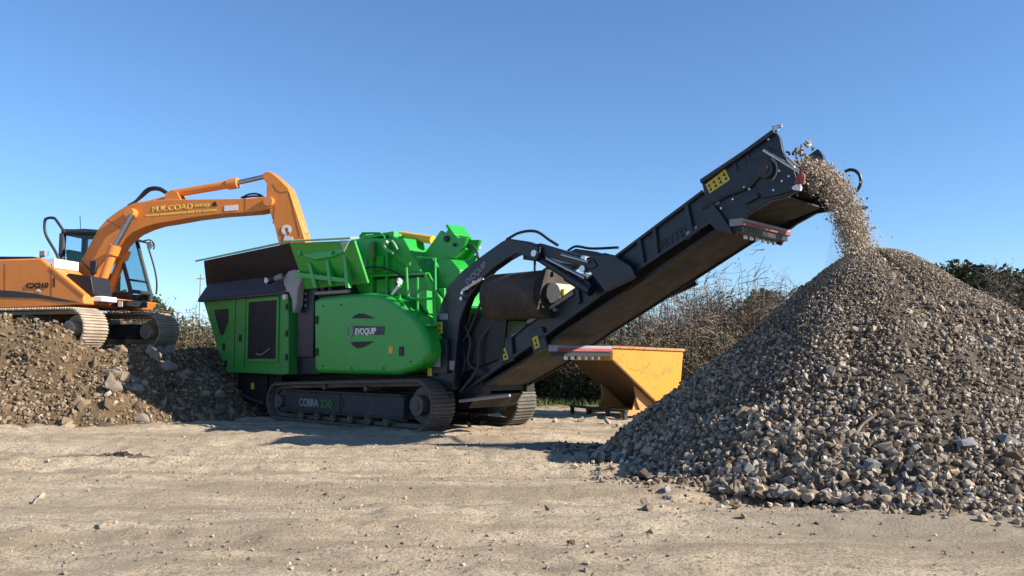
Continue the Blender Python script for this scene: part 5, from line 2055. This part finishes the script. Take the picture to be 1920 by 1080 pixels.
# ------------------------------------------------------------------ hedge, bushes, trees
def bush_meshes(seed, w, h, n_twig, n_leaf, leaf, m_twig, m_leaf, wild=0.3, base=0.15, leafdepth=0.5):
    r = np.random.default_rng(seed)
    tv, tf = [], []
    ends = []
    for i in range(n_twig):
        a = r.random() * 2 * math.pi
        rb = w * 0.42 * math.sqrt(r.random())
        p = np.array([rb * math.cos(a), rb * 0.7 * math.sin(a), 0.0])
        aim = a + r.normal() * 0.8
        hmax = h * (1 - 0.55 * (rb / (w * 0.5)) ** 2) * (0.55 + 0.45 * r.random()) * (1 + wild * max(0, r.normal()) * 0.35)
        out = (0.1 + 0.5 * r.random()) * w * 0.35
        segs = 6
        q = []
        bend = r.normal(size=3) * 0.12
        for k in range(segs + 1):
            t = k / segs
            z = hmax * (t - 0.18 * t * t * t * (2.0 if r.random() < 0.5 else 0.6))
            q.append(p + np.array([math.cos(aim) * out * t ** 1.7 + bend[0] * math.sin(5 * t), math.sin(aim) * out * 0.7 * t ** 1.7 + bend[1] * math.sin(4 * t + 1), z]) + r.normal(size=3) * 0.03)
        rad = 0.010 + 0.020 * r.random() ** 2.5
        k0 = len(tv)
        for k, c in enumerate(q):
            rr2 = rad * (1 - 0.75 * k / segs)
            for m in range(3):
                an = m * 2.094 + k
                tv.append((c[0] + rr2 * math.cos(an), c[1] + rr2 * math.sin(an), c[2] + rr2 * 0.4 * math.sin(an * 2)))
        for k in range(segs):
            for m in range(3):
                a0, b0 = k0 + k * 3 + m, k0 + k * 3 + (m + 1) % 3
                tf.append((a0, b0, b0 + 3, a0 + 3))
        # side shoots
        for _ in range(7):
            k = r.integers(2, segs + 1)
            c = np.array(q[k])
            d = r.normal(size=3)
            d[2] = abs(d[2]) * 0.5 + 0.1
            d /= np.linalg.norm(d)
            ln = 0.25 + 0.5 * r.random()
            k1 = len(tv)
            for kk in range(4):
                cc = c + d * ln * kk / 3 + np.array([0, 0, -0.14 * (kk / 3) ** 2]) + r.normal(size=3) * 0.02 * kk
                rr2 = 0.007 * (1 - 0.25 * kk)
                for m in range(3):
                    an = m * 2.094
                    tv.append((cc[0] + rr2 * math.cos(an), cc[1] + rr2 * math.sin(an), cc[2] + rr2 * math.sin(an + 1)))
            for kk in range(3):
                for m in range(3):
                    a0, b0 = k1 + kk * 3 + m, k1 + kk * 3 + (m + 1) % 3
                    tf.append((a0, b0, b0 + 3, a0 + 3))
            ends.append(c + d * ln)
        ends.append(q[-1])
        ends.append(q[segs - 2])
    tm = tri_mesh('twigs', np.array(tv), np.array(tf), m_twig)
    ends = np.array(ends)
    c = ends[r.integers(0, len(ends), n_leaf)] + r.normal(size=(n_leaf, 3)) * np.array([0.09, 0.09, 0.08])
    low = r.random(n_leaf) < leafdepth
    nl = int(low.sum())
    a = r.random(nl) * 2 * math.pi
    rad = w * 0.5 * np.sqrt(r.random(nl))
    zt = h * 0.8 * (1 - 0.6 * (rad / (w * 0.5)) ** 2)
    c[low] = np.stack([rad * np.cos(a), rad * 0.75 * np.sin(a), zt * r.random(nl) ** 0.8 + r.normal(size=nl) * 0.08], 1)
    keep = (vn(c[:, 0] * 1.6 + seed, c[:, 2] * 1.9, seed) + vn(c[:, 1] * 1.6, c[:, 2] * 1.6 + 9, seed + 2)) > -0.28
    c = c[keep]
    c = c[(c[:, 2] > 0.02) & ((c[:, 2] < 0.74 * h) | (r.random(len(c)) < 0.18))]
    n = len(c)
    u = r.normal(size=(n, 3))
    u /= np.linalg.norm(u, axis=1)[:, None]
    v = np.cross(u, r.normal(size=(n, 3)))
    v /= np.linalg.norm(v, axis=1)[:, None]
    s = (leaf * (0.55 + 0.8 * r.random(n)))[:, None]
    quad = np.stack([c - u * s, c - v * s * 0.5, c + u * s, c + v * s * 0.5], 1).reshape(-1, 3)
    lm = tri_mesh('foliage', quad, np.arange(n * 4).reshape(-1, 4), m_leaf)
    return tm, lm


BM = {
    'bramble': [bush_meshes(s, 3.6, 3.0, 620, 12000, 0.03, M_TWIG, M_LEAF_DRY, 0.3, leafdepth=0.4) for s in (1, 2)],
    'olive': [bush_meshes(s, 3.4, 2.8, 380, 17000, 0.045, M_TWIG, M_LEAF_OLIVE, 0.05) for s in (3, 4)],
    'dark': [bush_meshes(s, 3.4, 2.9, 300, 17000, 0.045, M_TWIG, M_LEAF_OLIVE, 0.05) for s in (5, 6)],
    'bare': [bush_meshes(s, 3.2, 3.0, 520, 12000, 0.032, M_TWIG_DARK, M_LEAF_DARK, 0.0) for s in (7, 8)],
}
NAME = {'bramble': 'bramble_bush', 'olive': 'hedge_bush', 'dark': 'evergreen_bush', 'bare': 'scrub_bush'}


def bush(kind, px, Y, ytop, width, label, var=0, rz=0.0):
    x, z = depth_at(px, ytop, Y)
    o = empty(NAME[kind], (x, Y, -0.03), rz, label=label, category='bush', group='bushes along the yard edge')
    tm, lm = BM[kind][var]
    base_w = 3.4
    for nm, me in (('twigs', tm), ('foliage', lm)):
        p = bpy.data.objects.new(nm, me)
        p.scale = (width / base_w, width / base_w, z / (2.8 if kind == 'bare' else 2.5))
        link(p, o)
    return o


bush('bramble', -330, 27.5, 565, 5.0, 'bramble bush standing clear to the left of the excavator tail', 1, 0.6)
bush('dark', -170, 27, 570, 4.6, 'dark bush behind the counterweight end of the excavator', 0, 2.1)
bush('olive', 15, 27, 560, 4.6, 'olive bush behind the excavator body at the photo edge', 0, 0.3)
bush('bramble', 150, 27, 575, 4.4, 'scrubby bush behind the excavator cab and boom foot', 0, 1.2)
bush('olive', 285, 26, 560, 3.6, 'olive bush behind the front of the excavator tracks', 1, 2.2)
bush('olive', 395, 25.5, 565, 3.4, 'olive bush touching the rear corner of the crusher', 0, 3.9)
bush('dark', 345, 24.5, 600, 2.4, 'low dark bush between the excavator track and crusher', 1, 1.0)
bush('dark', 520, 26.5, 575, 4.2, 'dark bush hidden behind the rear body of the crusher', 0, 0.8)
bush('olive', 680, 26.5, 575, 4.2, 'olive bush hidden behind the green engine hood', 1, 2.8)
bush('bramble', 830, 26, 560, 4.0, 'bramble bush behind the arched leg of the crusher', 1, 0.2)
bush('dark', 965, 25, 545, 3.8, 'dark bush behind the conveyor magnet', 0, 4.0)
bush('olive', 1085, 24, 560, 3.4, 'olive bush beneath the middle of the conveyor', 0, 5.0)
bush('dark', 1180, 22.3, 610, 3.0, 'dark bush directly behind the yellow skip', 1, 1.9)
bush('bramble', 1255, 24.2, 525, 3.6, 'brown bramble bush rising under the raised conveyor', 0, 0.0)
bush('olive', 1330, 22.6, 585, 3.2, 'green leafy bush between the skip and stone pile', 1, 0.9)
bush('bramble', 1385, 24.6, 515, 3.8, 'tallest tangled brown bramble bush left of the stone pile', 1, 2.4)
bush('bare', 1440, 25.5, 508, 3.4, 'bare twiggy bush showing above the brambles by the pile', 0, 1.5)
bush('bramble', 1510, 25.0, 560, 3.6, 'bramble bush half hidden by the left slope of the stone pile', 0, 4.4)
bush('olive', 1640, 26, 580, 4.4, 'olive bush hidden behind the top of the stone pile', 0, 0.4)
bush('dark', 1790, 24, 560, 4.0, 'dark bush just right of the stone pile shoulder', 0, 2.0)
bush('bare', 1885, 20.5, 490, 3.6, 'tall bare dark bush at the right edge of the photo', 1, 0.7)
bush('dark', 1935, 20.0, 510, 3.4, 'dense dark bush cut by the right edge of the photo', 1, 3.0)
bush('bare', 1850, 21.5, 560, 3.0, 'low bare bush above the right slope of the stone pile', 0, 5.2)


def tree_meshes(seed, w, h, n_leaf, leaf):
    r = np.random.default_rng(seed)
    b = MB()
    b.tube([(0, 0, 0), (0.05, 0.03, h * 0.3), (0.0, 0.1, h * 0.62)], [0.28, 0.2, 0.1], 8)
    limbs = []
    for i in range(12):
        a = r.random() * 2 * math.pi
        z0 = h * (0.2 + 0.35 * r.random())
        e = np.array([math.cos(a) * w * 0.33, math.sin(a) * w * 0.33, z0 + h * (0.15 + 0.25 * r.random())])
        b.tube([(0, 0, z0), tuple(e * 0.55 + np.array([0, 0, z0 * 0.45])), tuple(e)], [0.09, 0.06, 0.03], 6)
        limbs.append(e)
    centers = []
    for i in range(26):
        a = r.random() * 2 * math.pi
        zz = 0.28 + 0.62 * r.random()
        rad = w * 0.44 * math.sqrt(r.random()) * (1.15 - 0.7 * abs(zz - 0.5))
        centers.append((math.cos(a) * rad, math.sin(a) * rad, h * zz))
    centers = np.array(centers)
    c = centers[r.integers(0, len(centers), n_leaf)]
    d = r.normal(size=(n_leaf, 3))
    d /= np.linalg.norm(d, axis=1)[:, None]
    c = c + d * (w * 0.17 * (0.5 + 0.6 * r.random(n_leaf)))[:, None] * np.array([1, 1, 0.75])
    u = r.normal(size=(n_leaf, 3))
    u /= np.linalg.norm(u, axis=1)[:, None]
    v = np.cross(u, r.normal(size=(n_leaf, 3)))
    v /= np.linalg.norm(v, axis=1)[:, None]
    s = (leaf * (0.6 + 0.8 * r.random(n_leaf)))[:, None]
    quad = np.stack([c - u * s, c - v * s * 0.6, c + u * s, c + v * s * 0.6], 1).reshape(-1, 3)
    return b, quad


for (px, Y, ytop, w, label, seed) in ((1475, 46, 522, 6.0, 'round dark tree beyond the brambles left of the pile', 1), (1775, 58, 497, 8.0, 'dark tree beyond the bushes right of the pile top', 2),
                                      (1825, 60, 496, 8.0, 'dark tree behind the tall bare bush at right', 3), (1880, 57, 500, 8.0, 'dark tree at the far right beyond the bushes', 4),
                                      (255, 60, 548, 5.0, 'far small tree beside the excavator windscreen', 5)):
    x, z = depth_at(px, ytop, Y)
    o = empty('hedgerow_tree', (x, Y, -0.1), seed, label=label, category='tree', group='far trees beyond the yard')
    b, quad = tree_meshes(seed, w, z, 9000, 0.17)
    b.build('trunk', M_WOOD, o)
    p = bpy.data.objects.new('crown', tri_mesh('crown', quad, np.arange(len(quad)).reshape(-1, 4), M_LEAF_DARK))
    link(p, o)

# rough grass at the foot of the hedge
n = 26000
x = -12 + rng.random(n) * 26
y = 18.2 + rng.random(n) ** 1.2 * 7
keep = (vn(x * 0.7, y * 0.7, 80) + 0.25 * (y - 20.2)) > -0.05
x, y = x[keep], y[keep]
n = len(x)
a = rng.random(n) * 2 * math.pi
hh = 0.06 + 0.16 * rng.random(n)
lean = rng.normal(size=(n, 2)) * 0.06
z = ground_z(x, y)
dx, dy = np.cos(a) * 0.012, np.sin(a) * 0.012
co = np.stack([np.stack([x - dx, y - dy, z], 1), np.stack([x + dx, y + dy, z], 1), np.stack([x + lean[:, 0], y + lean[:, 1], z + hh], 1)], 1).reshape(-1, 3)
o = bpy.data.objects.new('grass', tri_mesh('grass', co, np.arange(n * 3).reshape(-1, 3), M_GRASS))
link(o)
tag(o, 'rough grass at the foot of the hedge', 'grass', kind='stuff')

# far utility pole
x, z = depth_at(376, 514, 150)
o = empty('utility_pole', (x, 150, 0), 0, label='far thin utility pole on the skyline left of the crusher', category='pole')
b = MB()
b.tube([(0, 0, -0.2), (0, 0, z)], [0.13, 0.09], 8)
b.build('pole_shaft', M_WOOD, o)
b = MB()
b.box(-0.7, 0.7, -0.06, 0.06, z - 0.9, z - 0.75)
b.build('crossarm', M_WOOD, o)
